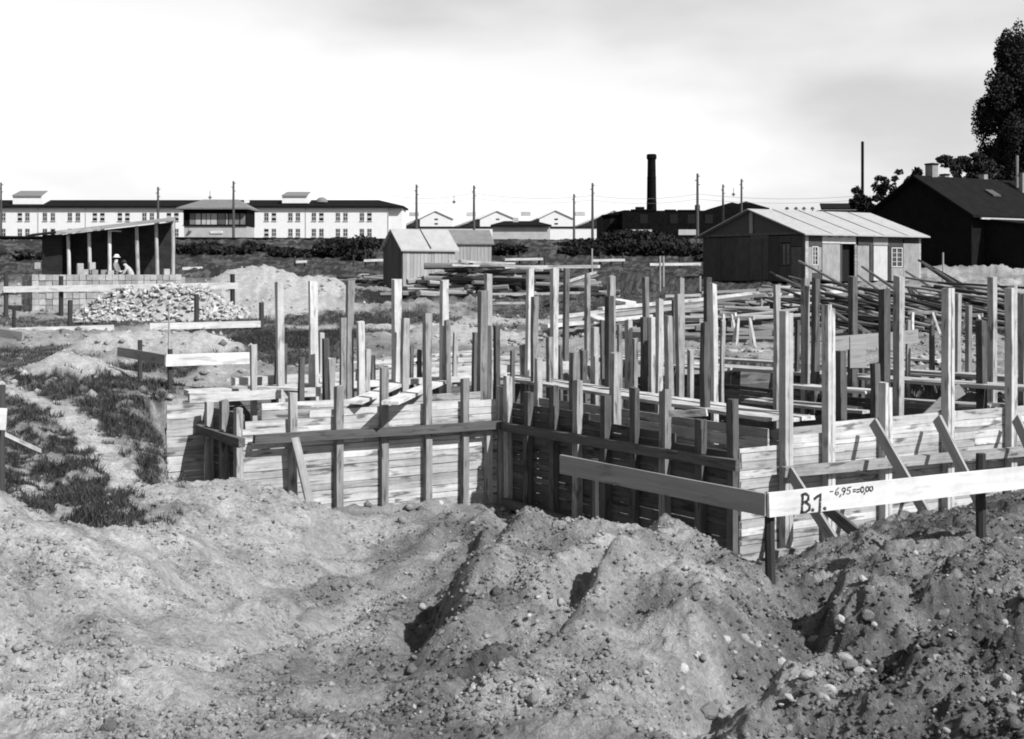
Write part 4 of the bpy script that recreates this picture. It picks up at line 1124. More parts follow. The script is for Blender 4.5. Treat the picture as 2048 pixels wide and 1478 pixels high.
# ------------------------------------------------------------------ panel hut at right
C = W(1610, 562, 60.0)
zb = W(1610, 563, 60).z; ze = W(1610, 467, 60).z; za = W(1503, 421, 62.8).z
LH, WH = 8.34, 7.0
hut, C = gabled('panel_hut', 'site hut of patchwork panels with pale felt roof at right', C, A, -B, LH, WH, zb, ze, za, M['panel_dark'], M['roof_pale'], .32, .06, 'hut', walls=False)
HN, HG = NS, NG
def hut_front(px0, px1, py0, py1, mat, name='wall_panel', proud=.0, th=.06, parent=hut):
    u0 = on_wall(C, A, px0); u1 = on_wall(C, A, px1)
    sc_ = (ze - zb) / (562 - 467)
    z0 = zb + (562 - py1) * sc_; z1 = zb + (562 - py0) * sc_
    return box(name, C + A * u0 + HN * proud + UP * z0, A * (u1 - u0), -HN * th, UP * (z1 - z0), M[mat], parent)
def hut_gable(px0, px1, py0, py1, mat, name='wall_panel', proud=.0, th=.06, parent=hut):
    v0 = on_wall(C, -B, px1); v1 = on_wall(C, -B, px0)
    sc_ = (ze - zb) / (562 - 467)
    z0 = zb + (562 - py1) * sc_; z1 = zb + (562 - py0) * sc_
    return box(name, C - B * v0 + HG * proud + UP * z0, -B * (v1 - v0), -HG * th, UP * (z1 - z0), M[mat], parent)
# front: x from, x to, y from, y to, tone
g_ = .6
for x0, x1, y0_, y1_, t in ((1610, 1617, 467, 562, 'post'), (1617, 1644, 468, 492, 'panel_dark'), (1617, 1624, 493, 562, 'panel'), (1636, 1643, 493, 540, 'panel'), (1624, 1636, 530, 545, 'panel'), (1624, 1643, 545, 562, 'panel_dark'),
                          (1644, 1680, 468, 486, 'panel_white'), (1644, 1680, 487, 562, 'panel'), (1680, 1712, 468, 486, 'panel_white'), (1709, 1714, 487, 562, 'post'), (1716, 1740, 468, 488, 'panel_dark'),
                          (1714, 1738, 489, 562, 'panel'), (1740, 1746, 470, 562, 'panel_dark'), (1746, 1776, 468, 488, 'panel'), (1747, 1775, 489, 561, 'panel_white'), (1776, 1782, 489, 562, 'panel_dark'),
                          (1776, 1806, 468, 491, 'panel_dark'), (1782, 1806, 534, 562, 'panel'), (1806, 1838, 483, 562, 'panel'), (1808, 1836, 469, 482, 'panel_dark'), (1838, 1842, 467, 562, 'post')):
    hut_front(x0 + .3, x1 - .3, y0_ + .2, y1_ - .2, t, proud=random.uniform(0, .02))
# inner lining so that the openings look into a dark room
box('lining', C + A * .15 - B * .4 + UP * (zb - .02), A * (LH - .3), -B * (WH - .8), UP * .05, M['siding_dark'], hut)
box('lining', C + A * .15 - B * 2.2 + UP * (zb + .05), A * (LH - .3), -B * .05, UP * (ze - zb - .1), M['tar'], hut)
def hut_window(fn, x0, x1, y0_, y1_, cols, rows):
    w_ = fn(x0, x1, y0_, y1_, 'glass', 'window', -.03, .01)
    fx = 1.6
    for q in ((x0 - fx, x0, y0_ - 2, y1_ + 2), (x1, x1 + fx, y0_ - 2, y1_ + 2), (x0, x1, y0_ - 2, y0_), (x0, x1, y1_, y1_ + 2)):
        fn(*q, 'panel_white' if fn is hut_front else 'panel_gable', 'frame', .03, .06, w_)
    for i in range(1, cols):
        xx = x0 + (x1 - x0) * i / cols
        fn(xx - .7, xx + .7, y0_, y1_, 'panel_white' if fn is hut_front else 'panel_gable', 'glazing_bar', .01, .04, w_)
    for i in range(1, rows):
        yy = y0_ + (y1_ - y0_) * i / rows
        fn(x0, x1, yy - .5, yy + .5, 'panel_white' if fn is hut_front else 'panel_gable', 'glazing_bar', .012, .04, w_)
hut_window(hut_front, 1625.5, 1634.5, 494, 528, 2, 4)
hut_window(hut_front, 1784, 1803, 494, 531, 2, 4)
hut_front(1680, 1684, 487, 562, 'panel_dark', 'door_post', .02)
hut_front(1685, 1709, 488, 562, 'black', 'doorway', -.30, .02)  # black sheet in the opening paints the darkness of the room
hut_front(1612, 1842, 465, 469, 'panel_white', 'fascia', .025, .02)
for i in range(12):
    x = 1616 + i * 20
    hut_front(x, x + 4, 469.5, 472.5, 'siding_dark', 'rafter_end', .26, .23)
# gable end: darker panel tones carry its shade
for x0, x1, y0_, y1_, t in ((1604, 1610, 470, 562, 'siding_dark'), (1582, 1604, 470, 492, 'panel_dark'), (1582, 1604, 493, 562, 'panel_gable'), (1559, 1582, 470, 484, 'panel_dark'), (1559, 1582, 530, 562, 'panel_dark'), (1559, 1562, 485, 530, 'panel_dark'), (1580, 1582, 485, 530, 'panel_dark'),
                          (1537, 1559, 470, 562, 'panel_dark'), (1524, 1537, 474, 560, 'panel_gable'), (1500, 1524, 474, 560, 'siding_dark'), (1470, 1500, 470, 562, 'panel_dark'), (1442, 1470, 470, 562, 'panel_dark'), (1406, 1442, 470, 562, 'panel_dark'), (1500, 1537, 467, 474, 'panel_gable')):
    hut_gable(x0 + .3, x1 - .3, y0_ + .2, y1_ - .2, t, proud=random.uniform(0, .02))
dr = hut_gable(1502, 1522, 476, 560, 'panel_gable', 'door', .03, .03)
for y_ in (485, 505, 540): hut_gable(1505, 1519, y_, y_ + 1.6, 'siding_dark', 'door_rail', .05, .03, dr)
hut_window(hut_gable, 1563, 1579, 488, 527, 2, 4)
hut_gable(1406, 1608, 463, 468, 'panel_gable', 'tie_beam', .06, .1)
vm = WH / 2
prism('gable_boarding', [C - B * .1 + UP * (ze + .1), C - B * (WH - .1) + UP * (ze + .1), C - B * vm + UP * (za - .03)], -HG * .05, M['siding_dark'], hut)
beam('king_post', C - B * vm + HG * .05 + UP * (ze + .1), C - B * vm + HG * .05 + UP * (za - .1), .05, .22, M['panel'], hut, zhint=B)
# far walls
box('wall_panel', C + A * .1 - B * (WH - .06) + UP * zb, A * (LH - .2), B * .05, UP * (ze - zb), M['panel_dark'], hut)
box('wall_panel', C + A * (LH - .06) - B * .1 + UP * zb, A * .05, -B * (WH - .2), UP * (ze - zb), M['panel_dark'], hut)
for i in range(1, 5):      # joints of the roof felt
    t = LH * i / 4.6 - .5
    beam('felt_seam', C + A * (t + .1) - B * (vm - .02) + UP * (za + .115), C + A * (t + .25) + B * .28 + UP * (ze - (za - ze) * .08 + .1), .05, .02, M['roof_mid'], hut)
for i in range(5):
    p = C + A * (.3 + i * 1.9) - B * .3
    box('pier', p + UP * (gz(p.x, p.y) - .2), A * .3, -B * .3, UP * (zb - gz(p.x, p.y) + .2), M['siding_dark'], hut)
    q = C - B * (.9 + i * 1.4) + A * .2
    box('pier', q + UP * (gz(q.x, q.y) - .2), A * .3, -B * .3, UP * (zb - gz(q.x, q.y) + .2), M['siding_dark'], hut)

# ------------------------------------------------------------------ timber heaps, stacked and leaning poles
def timber_heap(label, n, cx, cy, lx, ly, h, yaw, spread, mat, rlo, rhi, llo, lhi, seed, square=False, slope=0.0):
    R = random.Random(seed)
    root = thing('timber_heap', label, 'timber heap', (cx, cy, gz(cx, cy)))
    for i in range(n):
        t = R.uniform(-1, 1); s = R.uniform(-1, 1)
        x = cx + t * lx; y = cy + s * ly
        zz = gz(x, y) + max(.05, h * (1 - abs(t) ** 2) * (1 - abs(s) ** 2) * R.uniform(.2, 1.0))
        a = math.radians(yaw + R.gauss(0, spread))
        L = R.uniform(llo, lhi)
        dv = Vector((math.cos(a), math.sin(a), R.gauss(slope, .05)))
        p = Vector((x, y, zz)) - dv * L / 2
        mt = M[mat] if R.random() < .5 else M['rafter']
        if square: beam('timber', p, p + dv * L, R.uniform(rlo, rhi) * 2, R.uniform(rlo, rhi) * 2, mt, root, jit=.01)
        else: pole('timber', p, p + dv * L, R.uniform(rlo, rhi), R.uniform(rlo, rhi), mt, root, n=7, jit=.01)
    return root
h1 = W(945, 585, 52); timber_heap('dark heap of old timbers beside the small plank shed', 110, h1.x, h1.y, 2.1, 1.5, 1.5, 8, 26, 'log', .07, .15, 1.6, 3.6, 3)
h2 = W(1085, 580, 53); timber_heap('dark heap of timbers right of the first heap, behind the pale posts', 80, h2.x, h2.y, 2.1, 1.3, 1.3, 6, 24, 'log', .07, .13, 1.6, 3.4, 4)
h3 = W(745, 560, 62); timber_heap('small dark heap of branches left of the plank shed', 30, h3.x, h3.y, 1.2, 1.0, .55, 15, 25, 'log', .04, .1, 1.5, 3.0, 5)
h4 = W(1440, 655, 33); timber_heap('low dark stack of timbers around the sawhorses', 55, h4.x, h4.y, 1.9, 1.2, .45, 4, 8, 'log', .04, .08, 2.0, 4.0, 6, True)
h5 = W(1740, 625, 38); timber_heap('dark heap of poles in front of the site hut', 120, h5.x, h5.y, 2.9, 2.6, 1.3, -38, 12, 'log', .035, .06, 2.5, 4.8, 7, slope=-.16)
h6 = W(1240, 640, 35); timber_heap('mixed planks piled behind the rear posts', 40, h6.x, h6.y, 2.0, 1.0, .35, 12, 10, 'rafter', .03, .08, 2.0, 4.5, 8, True)
h7 = W(1950, 630, 38); timber_heap('dark heap of poles at the right edge', 110, h7.x, h7.y, 2.8, 2.6, 1.4, -36, 12, 'log', .035, .06, 2.5, 4.8, 9, slope=-.16)
h8 = W(1480, 645, 37); timber_heap('dark jumble of old timbers left of the site hut poles', 90, h8.x, h8.y, 2.4, 2.4, .7, 8, 14, 'log', .04, .08, 1.6, 4.0, 10)
h9 = W(1600, 600, 46); timber_heap('low dark timbers lying in front of the hut gable', 60, h9.x, h9.y, 3.0, 2.2, .45, 5, 12, 'log', .04, .08, 2.0, 4.5, 12)
G2 = 'planks on and beside the timber heaps'
for i, (x0, y0_, d0, x1, y1_, d1, w, mt) in enumerate(((898, 522, 51, 1030, 527, 51.5, .2, 'plank'), (905, 530, 50.6, 960, 531, 50.6, .2, 'white_board'), (1000, 530, 50.5, 1100, 537, 50.5, .25, 'plank'), (965, 526, 50.4, 1085, 540, 49.8, .2, 'plank'),
                          (1095, 533, 51, 1195, 533, 51, .25, 'plank'), (985, 588, 46, 1160, 585, 46, .25, 'plank'), (985, 607, 43, 1050, 606, 43, .12, 'plank'), (1125, 572, 47, 1195, 550, 49, .15, 'rafter'), (1130, 565, 47, 1190, 545, 49, .15, 'plank'))):
    plank('pale plank lying on the dark timber heap by the plank shed, %s of nine' % ORD[i], W(x0, y0_, d0), W(x1, y1_, d1), w, .08, mt, G2)
for i, (x0, y0_, d0, x1, y1_, d1, w, mt) in enumerate(((1100, 636, 33, 1500, 587, 43, .2, 'plank'), (1130, 640, 32.6, 1525, 590, 42.5, .14, 'rafter'), (1110, 645, 32, 1420, 608, 39, .16, 'rafter'), (1200, 618, 35, 1480, 592, 42, .2, 'plank'),
                          (1090, 652, 31.5, 1300, 632, 35, .2, 'plank'), (1230, 600, 38, 1262, 606, 37.5, .5, 'white_board'), (1330, 592, 41, 1400, 590, 41, .15, 'plank'), (1180, 632, 33, 1215, 646, 31.5, .3, 'plank'), (1540, 590, 44, 1680, 583, 46, .25, 'plank'),
                          (1400, 585, 45, 1600, 575, 49, .2, 'rafter'), (1700, 585, 45, 1840, 592, 44, .25, 'plank'), (1560, 612, 40, 1640, 606, 40, .2, 'plank'), (1550, 575, 48, 1660, 570, 50, .25, 'plank'), (1840, 590, 44, 1930, 583, 46, .2, 'plank'))):
    plank('long plank piled behind the rear posts, %s of fourteen' % ORD[i], W(x0, y0_, d0), W(x1, y1_, d1), w, .09, mt, G2)
LEAN = [(1598, 522, 50, 1760, 612, 38), (1540, 545, 47, 1665, 608, 40), (1553, 552, 46, 1640, 592, 41), (1585, 560, 45, 1650, 600, 40), (1724, 533, 50, 1800, 585, 44), (1716, 550, 46, 1770, 590, 42), (1812, 543, 48, 1900, 598, 41),
        (1838, 520, 52, 2020, 622, 37), (1845, 525, 51, 2048, 640, 36), (1850, 530, 50, 2010, 640, 37), (1870, 540, 48, 2048, 655, 35), (1640, 575, 44, 1790, 655, 35), (1660, 590, 42, 1770, 648, 35.5), (1690, 600, 41, 1800, 668, 34), (1640, 610, 38, 1720, 655, 34),
        (1720, 575, 43, 1830, 640, 36), (1735, 590, 41, 1820, 645, 35.5), (1810, 570, 44, 1880, 640, 36), (1815, 575, 43, 1850, 640, 36), (1825, 575, 43, 1895, 630, 37), (1905, 575, 43, 2030, 650, 35), (1920, 600, 40, 1990, 640, 36), (1760, 600, 40, 1810, 655, 35), (1660, 620, 37, 1740, 668, 33.5),
        (1990, 600, 42, 2070, 640, 37), (1995, 570, 46, 2075, 612, 40)]
LEAN.sort(key=lambda s: s[0])
for i, (x0, y0_, d0, x1, y1_, d1) in enumerate(LEAN):
    p, q = W(x0, y0_, d0), W(x1, y1_, d1)
    o = pole('leaning_pole', p, q, .05, .065, M['rafter'] if i % 2 else M['log'], n=7, jit=.012)
    tag(o, 'slanting pole stacked in front of the site hut, upper end %s from left' % ORD[i], 'pole', 'slanting poles in front of the hut')

def sawhorse(label, xl, xr, yt, yb, d, mat='plank'):
    l, r = W(xl, yt, d), W(xr, yt, d - .3)
    zf = W(xl, yb, d).z
    root = thing('sawhorse', label, 'sawhorse', ((l.x + r.x) / 2, d, zf), 'sawhorses')
    beam('top_rail', l, r, .08, .10, M[mat], root)
    u = (r - l).normalized()
    for e, s in ((l + u * .12, 1), (r - u * .12, -1)):
        for k in (-1, 1):
            beam('leg', e + Vector((0, .03 * k, 0)), Vector((e.x - s * .10, e.y + .3 * k, zf - .1)), .06, .05, M[mat], root, zhint=Vector((0, 1, 0)))
    return root
sawhorse('pale sawhorse left of the bright right wall posts', 1468, 1508, 636, 686, 31)
sawhorse('pale sawhorse half hidden behind its neighbour, left of the bright wall', 1440, 1472, 629, 680, 32.5)
sawhorse('pale sawhorse between the two tall right posts', 1816, 1874, 625, 660, 33.5)
sawhorse('pale sawhorse near the right edge behind the posts', 1925, 1966, 630, 672, 32)
# ------------------------------------------------------------------ far white building
d_ = 247.0
def bx(px, d=None): return (px - CX) / F * (d or d_)
def bz(py, d=None): return EYE - (py - HY) / F * (d or d_)
wb = thing('office_block', 'long white three storey building with dark roof behind the railway embankment', 'building', (bx(400), d_, 4.0))
box('wall', (bx(-160), d_, 3.5), Vector((bx(776) - bx(-160), 0, 0)), Vector((0, 10, 0)), UP * (bz(413) - 3.5), M['plaster'], wb)
box('wall', (bx(776.3), d_ + .5, 3.5), Vector((bx(804) - bx(776.3), 0, 0)), Vector((0, 9, 0)), UP * (bz(413) - 3.5), M['plaster'], wb)
e0, e1 = bx(-165), bx(808)
zr, ze_ = bz(400, d_ + 5), bz(412)
rv = [(e0, d_ - .7, ze_), (e1, d_ - .7, ze_), (e1, d_ + 10.7, ze_), (e0, d_ + 10.7, ze_), (e0, d_ + 5, zr), (bx(752), d_ + 5, zr)]
rv2 = [(x, y, z - .35) for x, y, z in rv[:4]]
mk('roof', rv + rv2, [(0, 1, 5, 4), (1, 2, 5), (2, 3, 4, 5), (0, 6, 7, 1), (1, 7, 8, 2), (6, 9, 8, 7)], M['tar_roof'], wb)
for xa, xb, yt, ym, yb_ in ((23, 83, 381, 392, 408), (563, 615, 383, 392, 406)):
    dm = prism('dormer', [(bx(xa), d_ + .6, bz(yb_)), (bx(xb), d_ + .6, bz(yb_)), (bx(xb), d_ + .6, bz(ym)), (bx(xa), d_ + .6, bz(ym))], Vector((0, 4, 0)), M['plaster'], wb)
    prism('dormer_roof', [(bx(xa - 1), d_ + .3, bz(ym)), (bx(xb - 1), d_ + .3, bz(ym)), (bx(xb + 1), d_ + 3, bz(yt)), (bx(xa + 6), d_ + 3, bz(yt))], UP * .15, M['roof_mid'], dm)
box('chimney', (bx(484), d_ + 2, bz(412)), Vector((.9, 0, 0)), Vector((0, 1, 0)), UP * (bz(399) - bz(412)), M['plaster'], wb)
dv, df = [], []
for i in range(5):
    r = 1.25 * math.cos(i * math.pi / 9.5); z = 1.1 * math.sin(i * math.pi / 9.5)
    for k in range(12): dv.append((bx(639) + r * math.cos(k * math.pi / 6), d_ + 3 + r * math.sin(k * math.pi / 6), bz(403) + z))
for i in range(4):
    for k in range(12): df.append((i * 12 + k, i * 12 + (k + 1) % 12, i * 12 + 12 + (k + 1) % 12, i * 12 + 12 + k))
df.append(tuple(range(48, 60)))
mk('roof_dome', dv, df, M['roof_mid'], wb, smooth=True)
for x in (76, 171, 318, 611, 776):
    box('downpipe', (bx(x), d_ - .12, 4), Vector((.12, 0, 0)), Vector((0, .1, 0)), UP * (bz(414) - 4), M['plaster_grey'], wb)
RW = random.Random(4)
black = {190, 205, 240, 255, 338, 353, 499, 548, 643, 739}
for row, (ya, yb_) in enumerate(((425, 442), (457, 473), (486, 500))):
    for x in (-58, -43, -8, 7, 40, 55, 90, 106, 140, 156, 190, 205, 240, 255, 289, 304, 338, 353, 388, 403, 436, 451, 484, 499, 533, 548, 581, 596, 628, 643, 676, 691, 724, 739):
        w2_ = 4.6
        wdw = box('window', (bx(x - w2_), d_ - .03, bz(yb_)), Vector((bx(x + w2_) - bx(x - w2_), 0, 0)), Vector((0, .02, 0)), UP * (bz(ya) - bz(yb_)), M['plaster_grey'], wb)
        dark = (x in black and row == 0) or RW.random() < .12
        h = (bz(ya) - bz(yb_)); ww = bx(x + w2_) - bx(x - w2_)
        for r in range(2):
            for c in range(2):
                if dark:
                    if c == 0: box('pane', (bx(x - w2_) + .05, d_ - .06, bz(yb_) + h * (r * .55 + .08)), Vector((ww - .1, 0, 0)), Vector((0, .02, 0)), UP * (h * .28), M['black'], wdw)
                else:
                    box('pane', (bx(x - w2_) + ww * (c * .48 + .09), d_ - .06, bz(yb_) + h * (r * .47 + .08)), Vector((ww * .36, 0, 0)), Vector((0, .02, 0)), UP * (h * .38), M['glass'], wdw)
        box('sill', (bx(x - w2_) - .08, d_ - .14, bz(yb_) - .1), Vector((ww + .16, 0, 0)), Vector((0, .13, 0)), UP * .08, M['plaster_grey'], wdw)

# ------------------------------------------------------------------ signal box on the embankment
d_ = 150.0
sb = thing('signal_box', 'railway signal box with hipped roof and glazed upper floor', 'signal box', (bx(430), d_, bz(487)))
box('lower_wall', (bx(368), d_, bz(492)), Vector((bx(493) - bx(368), 0, 0)), Vector((0, 4.5, 0)), UP * (bz(452) - bz(492)), M['plaster_grey'], sb)
box('upper_wall', (bx(367), d_ - .05, bz(452)), Vector((bx(494) - bx(367), 0, 0)), Vector((0, 4.6, 0)), UP * (bz(417) - bz(452)), M['tar_roof'], sb)
eo = (bx(357), bx(500), d_ - 1.0, d_ + 5.5); ez = bz(416); rz_ = bz(399, d_ + 2)
mk('roof', [(eo[0], eo[2], ez), (eo[1], eo[2], ez), (eo[1], eo[3], ez), (eo[0], eo[3], ez), (bx(398), d_ + 2, rz_), (bx(470), d_ + 2, rz_), (eo[0], eo[2], ez - .2), (eo[1], eo[2], ez - .2), (eo[1], eo[3], ez - .2), (eo[0], eo[3], ez - .2)],
   [(0, 1, 5, 4), (1, 2, 5), (2, 3, 4, 5), (3, 0, 4), (0, 6, 7, 1), (1, 7, 8, 2), (2, 8, 9, 3), (3, 9, 6, 0), (6, 9, 8, 7)], M['roof_mid'], sb)
for xa, xb, mt in ((380, 390, 'roof_mid'), (391.5, 402, 'plaster_grey'), (404, 412, 'plaster_grey'), (413.5, 421, 'plaster_grey'), (422.5, 434, 'plaster_grey'), (436, 451, 'glass'), (452.5, 456, 'plaster_grey'), (458, 468, 'roof_mid'), (470, 479, 'roof_mid'), (481, 491, 'roof_mid')):
    box('window_pane', (bx(xa), d_ - .10, bz(449 if 400 < xa < 457 else 449)), Vector((bx(xb) - bx(xa), 0, 0)), Vector((0, .04, 0)), UP * (bz(427) - bz(449)), M[mt], sb)
for y in (424.5, 451): box('band', (bx(366), d_ - .16, bz(y + 1)), Vector((bx(495) - bx(366), 0, 0)), Vector((0, .1, 0)), UP * (bz(y - 1) - bz(y + 1)), M['tar'], sb)
for x in (369, 379, 403, 457, 480, 493): box('mullion', (bx(x - .8), d_ - .14, bz(452)), Vector((bx(x + .8) - bx(x - .8), 0, 0)), Vector((0, .06, 0)), UP * (bz(418) - bz(452)), M['tar'], sb)
box('name_plate', (bx(420), d_ - .1, bz(467)), Vector((bx(446) - bx(420), 0, 0)), Vector((0, .05, 0)), UP * (bz(462) - bz(467)), M['white_board'], sb)
for x in (374, 402, 428, 455, 480): box('cellar_window', (bx(x - 3.5), d_ - .04, bz(486)), Vector((bx(x + 3.5) - bx(x - 3.5), 0, 0)), Vector((0, .02, 0)), UP * (bz(478) - bz(486)), M['glass'], sb)

# ------------------------------------------------------------------ pipe run along the embankment
d_ = 139.0
pr = thing('pipe_run', 'long dark double pipe on short posts along the top of the embankment', 'pipe', (bx(300), d_, bz(490)))
for (y0_, y1_, r, dz) in ((473, 481.5, .14, 0), (476.5, 484, .10, .3)):
    prev = None
    for k in range(13):
        x = -150 + k * 105
        p = Vector((bx(x), d_ + dz, bz(y0_ + (y1_ - y0_) * (x + 150) / 1260)))
        if prev is not None: pole('pipe', prev, p, r, r, M['tar'], pr, n=8)
        prev = p
for k in range(46):
    x = -140 + k * 27
    box('pipe_post', (bx(x), d_ + .1, 5.0), Vector((.14, 0, 0)), Vector((0, .14, 0)), UP * (bz(474 + 8.5 * (x + 150) / 1260) - 5.0), M['tar'], pr)

# ------------------------------------------------------------------ far white gabled halls and the low house
def hall(label, xa, xm, xb, yr, ye, dark_x0, d, i):
    """white gable from xa to xb with apex xm; dark roof side seen from dark_x0 to xa"""
    root = thing('gabled_hall', label, 'hall', W((xa + xb) / 2, 470, d), 'white gabled halls far away')
    X = lambda p: (p - CX) / F * d
    Z = lambda p: EYE - (p - HY) / F * d
    prism('gable_wall', [(X(xa), d, 3), (X(xb), d, 3), (X(xb), d, Z(ye)), (X(xm), d, Z(yr)), (X(xa), d, Z(ye))], Vector((0, .4, 0)), M['plaster'], root)
    L = 60.0
    back = Vector((X(dark_x0) * (d + L) / d - X(xa), L, 0))
    prism('side_wall', [Vector((X(xa), d + .41, 3)), Vector((X(xa), d + .41, 3)) + back, Vector((X(xa), d + .41, Z(ye))) + back, Vector((X(xa), d + .41, Z(ye)))], Vector((.3, 0, 0)), M['roof_mid'], root)
    for xe, mt in ((xa, 'roof_mid'), (xb, 'roof_mid')):
        e = Vector((X(xe) + (-.4 if xe == xa else .4), d - .3, Z(ye) - .1)); r = Vector((X(xm), d - .3, Z(yr)))
        prism('roof', [e, r, r + back, e + back], UP * .25, M['plaster'], root)
    box('ridge_vent', (X(xm) - 8.5, d + 22, Z(yr) - .2), Vector((2.6, 0, 0)), Vector((0, 1.5, 0)), UP * 1.0, M['plaster_grey'], root)
    for y in (437, 446):
        box('window', (X(xm - 2), d - .05, Z(y + 3)), Vector((X(xm + 5) - X(xm - 2), 0, 0)), Vector((0, .03, 0)), UP * (Z(y) - Z(y + 3)), M['glass'] if i != 2 else M['black'], root)
hall('white gabled hall next to the end of the long white building', 840, 871, 905, 422, 438, 800, 300, 0)
hall('white gabled hall second from the long white building', 960, 994, 1030, 422, 438, 905, 300, 1)
hall('white gabled hall with black window slits behind the low house', 1079, 1111, 1145, 421, 437, 1035, 300, 2)
hall('white gabled hall nearest the dark factory', 1197, 1228, 1262, 421, 437, 1147, 300, 3)
d_ = 290.0
w_ = box('boundary_wall', (bx(805), d_, 3), Vector((bx(1215) - bx(805), 0, 0)), Vector((0, .4, 0)), UP * (bz(456) - 3), M['plaster'])
tag(w_, 'long low white wall in front of the gabled halls', 'wall')
c_ = box('wall_coping', (bx(804), d_ - .2, bz(456)), Vector((bx(1216) - bx(804), 0, 0)), Vector((0, .8, 0)), UP * (bz(453) - bz(456)), M['tar'], w_)
d_ = 160.0
lh = thing('low_house', 'low pale house with flat dark roof and one chimney', 'house', W(1040, 480, d_))
box('wall', (bx(985), d_, 4), Vector((bx(1100) - bx(985), 0, 0)), Vector((0, 6, 0)), UP * (bz(450) - 4), M['plaster_grey'], lh)
ez = bz(450)
mk('roof', [(bx(981), d_ - .5, ez), (bx(1103), d_ - .5, ez), (bx(1103), d_ + 6.5, ez), (bx(981), d_ + 6.5, ez), (bx(1008), d_ + 3, bz(442, d_ + 3)), (bx(1072), d_ + 3, bz(442, d_ + 3)), (bx(981), d_ - .5, ez - .2), (bx(1103), d_ - .5, ez - .2)],
   [(0, 1, 5, 4), (1, 2, 5), (2, 3, 4, 5), (3, 0, 4), (0, 6, 7, 1)], M['tar_roof'], lh)
box('chimney', (bx(1026), d_ + 2, bz(446)), Vector((bx(1037) - bx(1026), 0, 0)), Vector((0, .7, 0)), UP * (bz(434) - bz(446)), M['plaster_grey'], lh)

# ------------------------------------------------------------------ dark factory with chimney
d_ = 170.0
fc = thing('factory', 'black sooty factory building with low roofs below the tall chimney', 'factory', W(1340, 490, d_))
box('wall', (bx(1207), d_ + 2, 3), Vector((bx(1256) - bx(1207), 0, 0)), Vector((0, 12, 0)), UP * (bz(428) - 3), M['soot'], fc)
prism('roof', [(bx(1206), d_ + 1.6, bz(429)), (bx(1250), d_ + 1.6, bz(419)), (bx(1262), d_ + 1.6, bz(419)), (bx(1262), d_ + 1.6, bz(429))], Vector((0, 12, 0)), M['soot'], fc)
box('wall', (bx(1245), d_, 3), Vector((bx(1430) - bx(1245), 0, 0)), Vector((0, 12, 0)), UP * (bz(421) - 3), M['soot'], fc)
for xa, xb, y in ((1262, 1310, 418.5), (1330, 1352, 419), (1356, 1400, 419.5)): box('parapet', (bx(xa), d_ - .1, bz(422)), Vector((bx(xb) - bx(xa), 0, 0)), Vector((0, .6, 0)), UP * (bz(y) - bz(422)), M['soot'], fc)
box('roof_stack', (bx(1275), d_ + 2, bz(421)), Vector((bx(1292) - bx(1275), 0, 0)), Vector((0, 1.2, 0)), UP * (bz(412) - bz(421)), M['soot'], fc)
box('roof_stack', (bx(1393), d_ + 1, bz(421)), Vector((bx(1402) - bx(1393), 0, 0)), Vector((0, .6, 0)), UP * (bz(409) - bz(421)), M['soot'], fc)
prism('hall_gable', [(bx(1425), d_ + 4, 3), (bx(1551), d_ + 4, 3), (bx(1551), d_ + 4, bz(413)), (bx(1503), d_ + 4, bz(399)), (bx(1487), d_ + 4, bz(404)), (bx(1474), d_ + 4, bz(401)), (bx(1430), d_ + 4, bz(414))], Vector((0, 14, 0)), M['soot'], fc)
for xa, xb in ((1251, 1304), (1357, 1395)): box('white_wall_field', (bx(xa), d_ - .05, bz(470)), Vector((bx(xb) - bx(xa), 0, 0)), Vector((0, .1, 0)), UP * (bz(459) - bz(470)), M['plaster_grey'], fc)
for x in (1222, 1240, 1280, 1340, 1375, 1410): box('window', (bx(x), d_ - .04 if x > 1246 else d_ + 1.95, bz(447)), Vector((1.1, 0, 0)), Vector((0, .03, 0)), UP * 1.3, M['black'], fc)
ch = thing('factory_chimney', 'tall dark brick factory chimney with a capped top', 'chimney', (bx(1313), d_ + 6, 4))
prof = [(.78, 3.5), (.76, bz(422)), (.72, bz(400)), (.74, bz(399)), (.74, bz(398)), (.70, bz(397)), (.66, bz(350)), (.69, bz(349)), (.69, bz(348)), (.64, bz(347)), (.60, bz(315)), (.60, bz(312)), (.74, bz(309)), (.74, bz(302)), (.62, bz(300)), (.45, bz(300)), (.43, bz(312))]
cv, cf = [], []
for r, z in prof:
    for k in range(14): cv.append((r * math.cos(k * math.pi / 7) , r * math.sin(k * math.pi / 7), z - 4))
for i in range(len(prof) - 1):
    for k in range(14): cf.append((i * 14 + k, i * 14 + (k + 1) % 14, i * 14 + 14 + (k + 1) % 14, i * 14 + 14 + k))
cf.append(tuple(range((len(prof) - 1) * 14 + 13, (len(prof) - 1) * 14 - 1, -1)))
mk('shaft', cv, cf, M['soot'], ch, Matrix.Translation((bx(1313), d_ + 6, 4)))
for k in range(20):
    box('rung', (bx(1313) - .2, d_ + 6 - .86, bz(415) + k * .38), Vector((.4, 0, 0)), Vector((0, .06, 0)), UP * .04, M['tar'], ch)
sp = pole('stove_pipe_mast', (bx(1725, 115), 115, 2.5), (bx(1725, 115), 115, bz(283, 115)), .15, .14, M['tar'])
tag(sp, 'tall thin dark pipe stack rising beside the dark house', 'stack')
d_ = 112.0
rh = thing('far_roof_house', 'low dark house whose roof shows between the site hut and the big dark house', 'house', W(1690, 440, d_))
prism('gable_wall', [(bx(1640), d_, 3), (bx(1760), d_, 3), (bx(1760), d_, bz(420)), (bx(1640), d_, bz(420))], Vector((0, 6, 0)), M['soot'], rh)
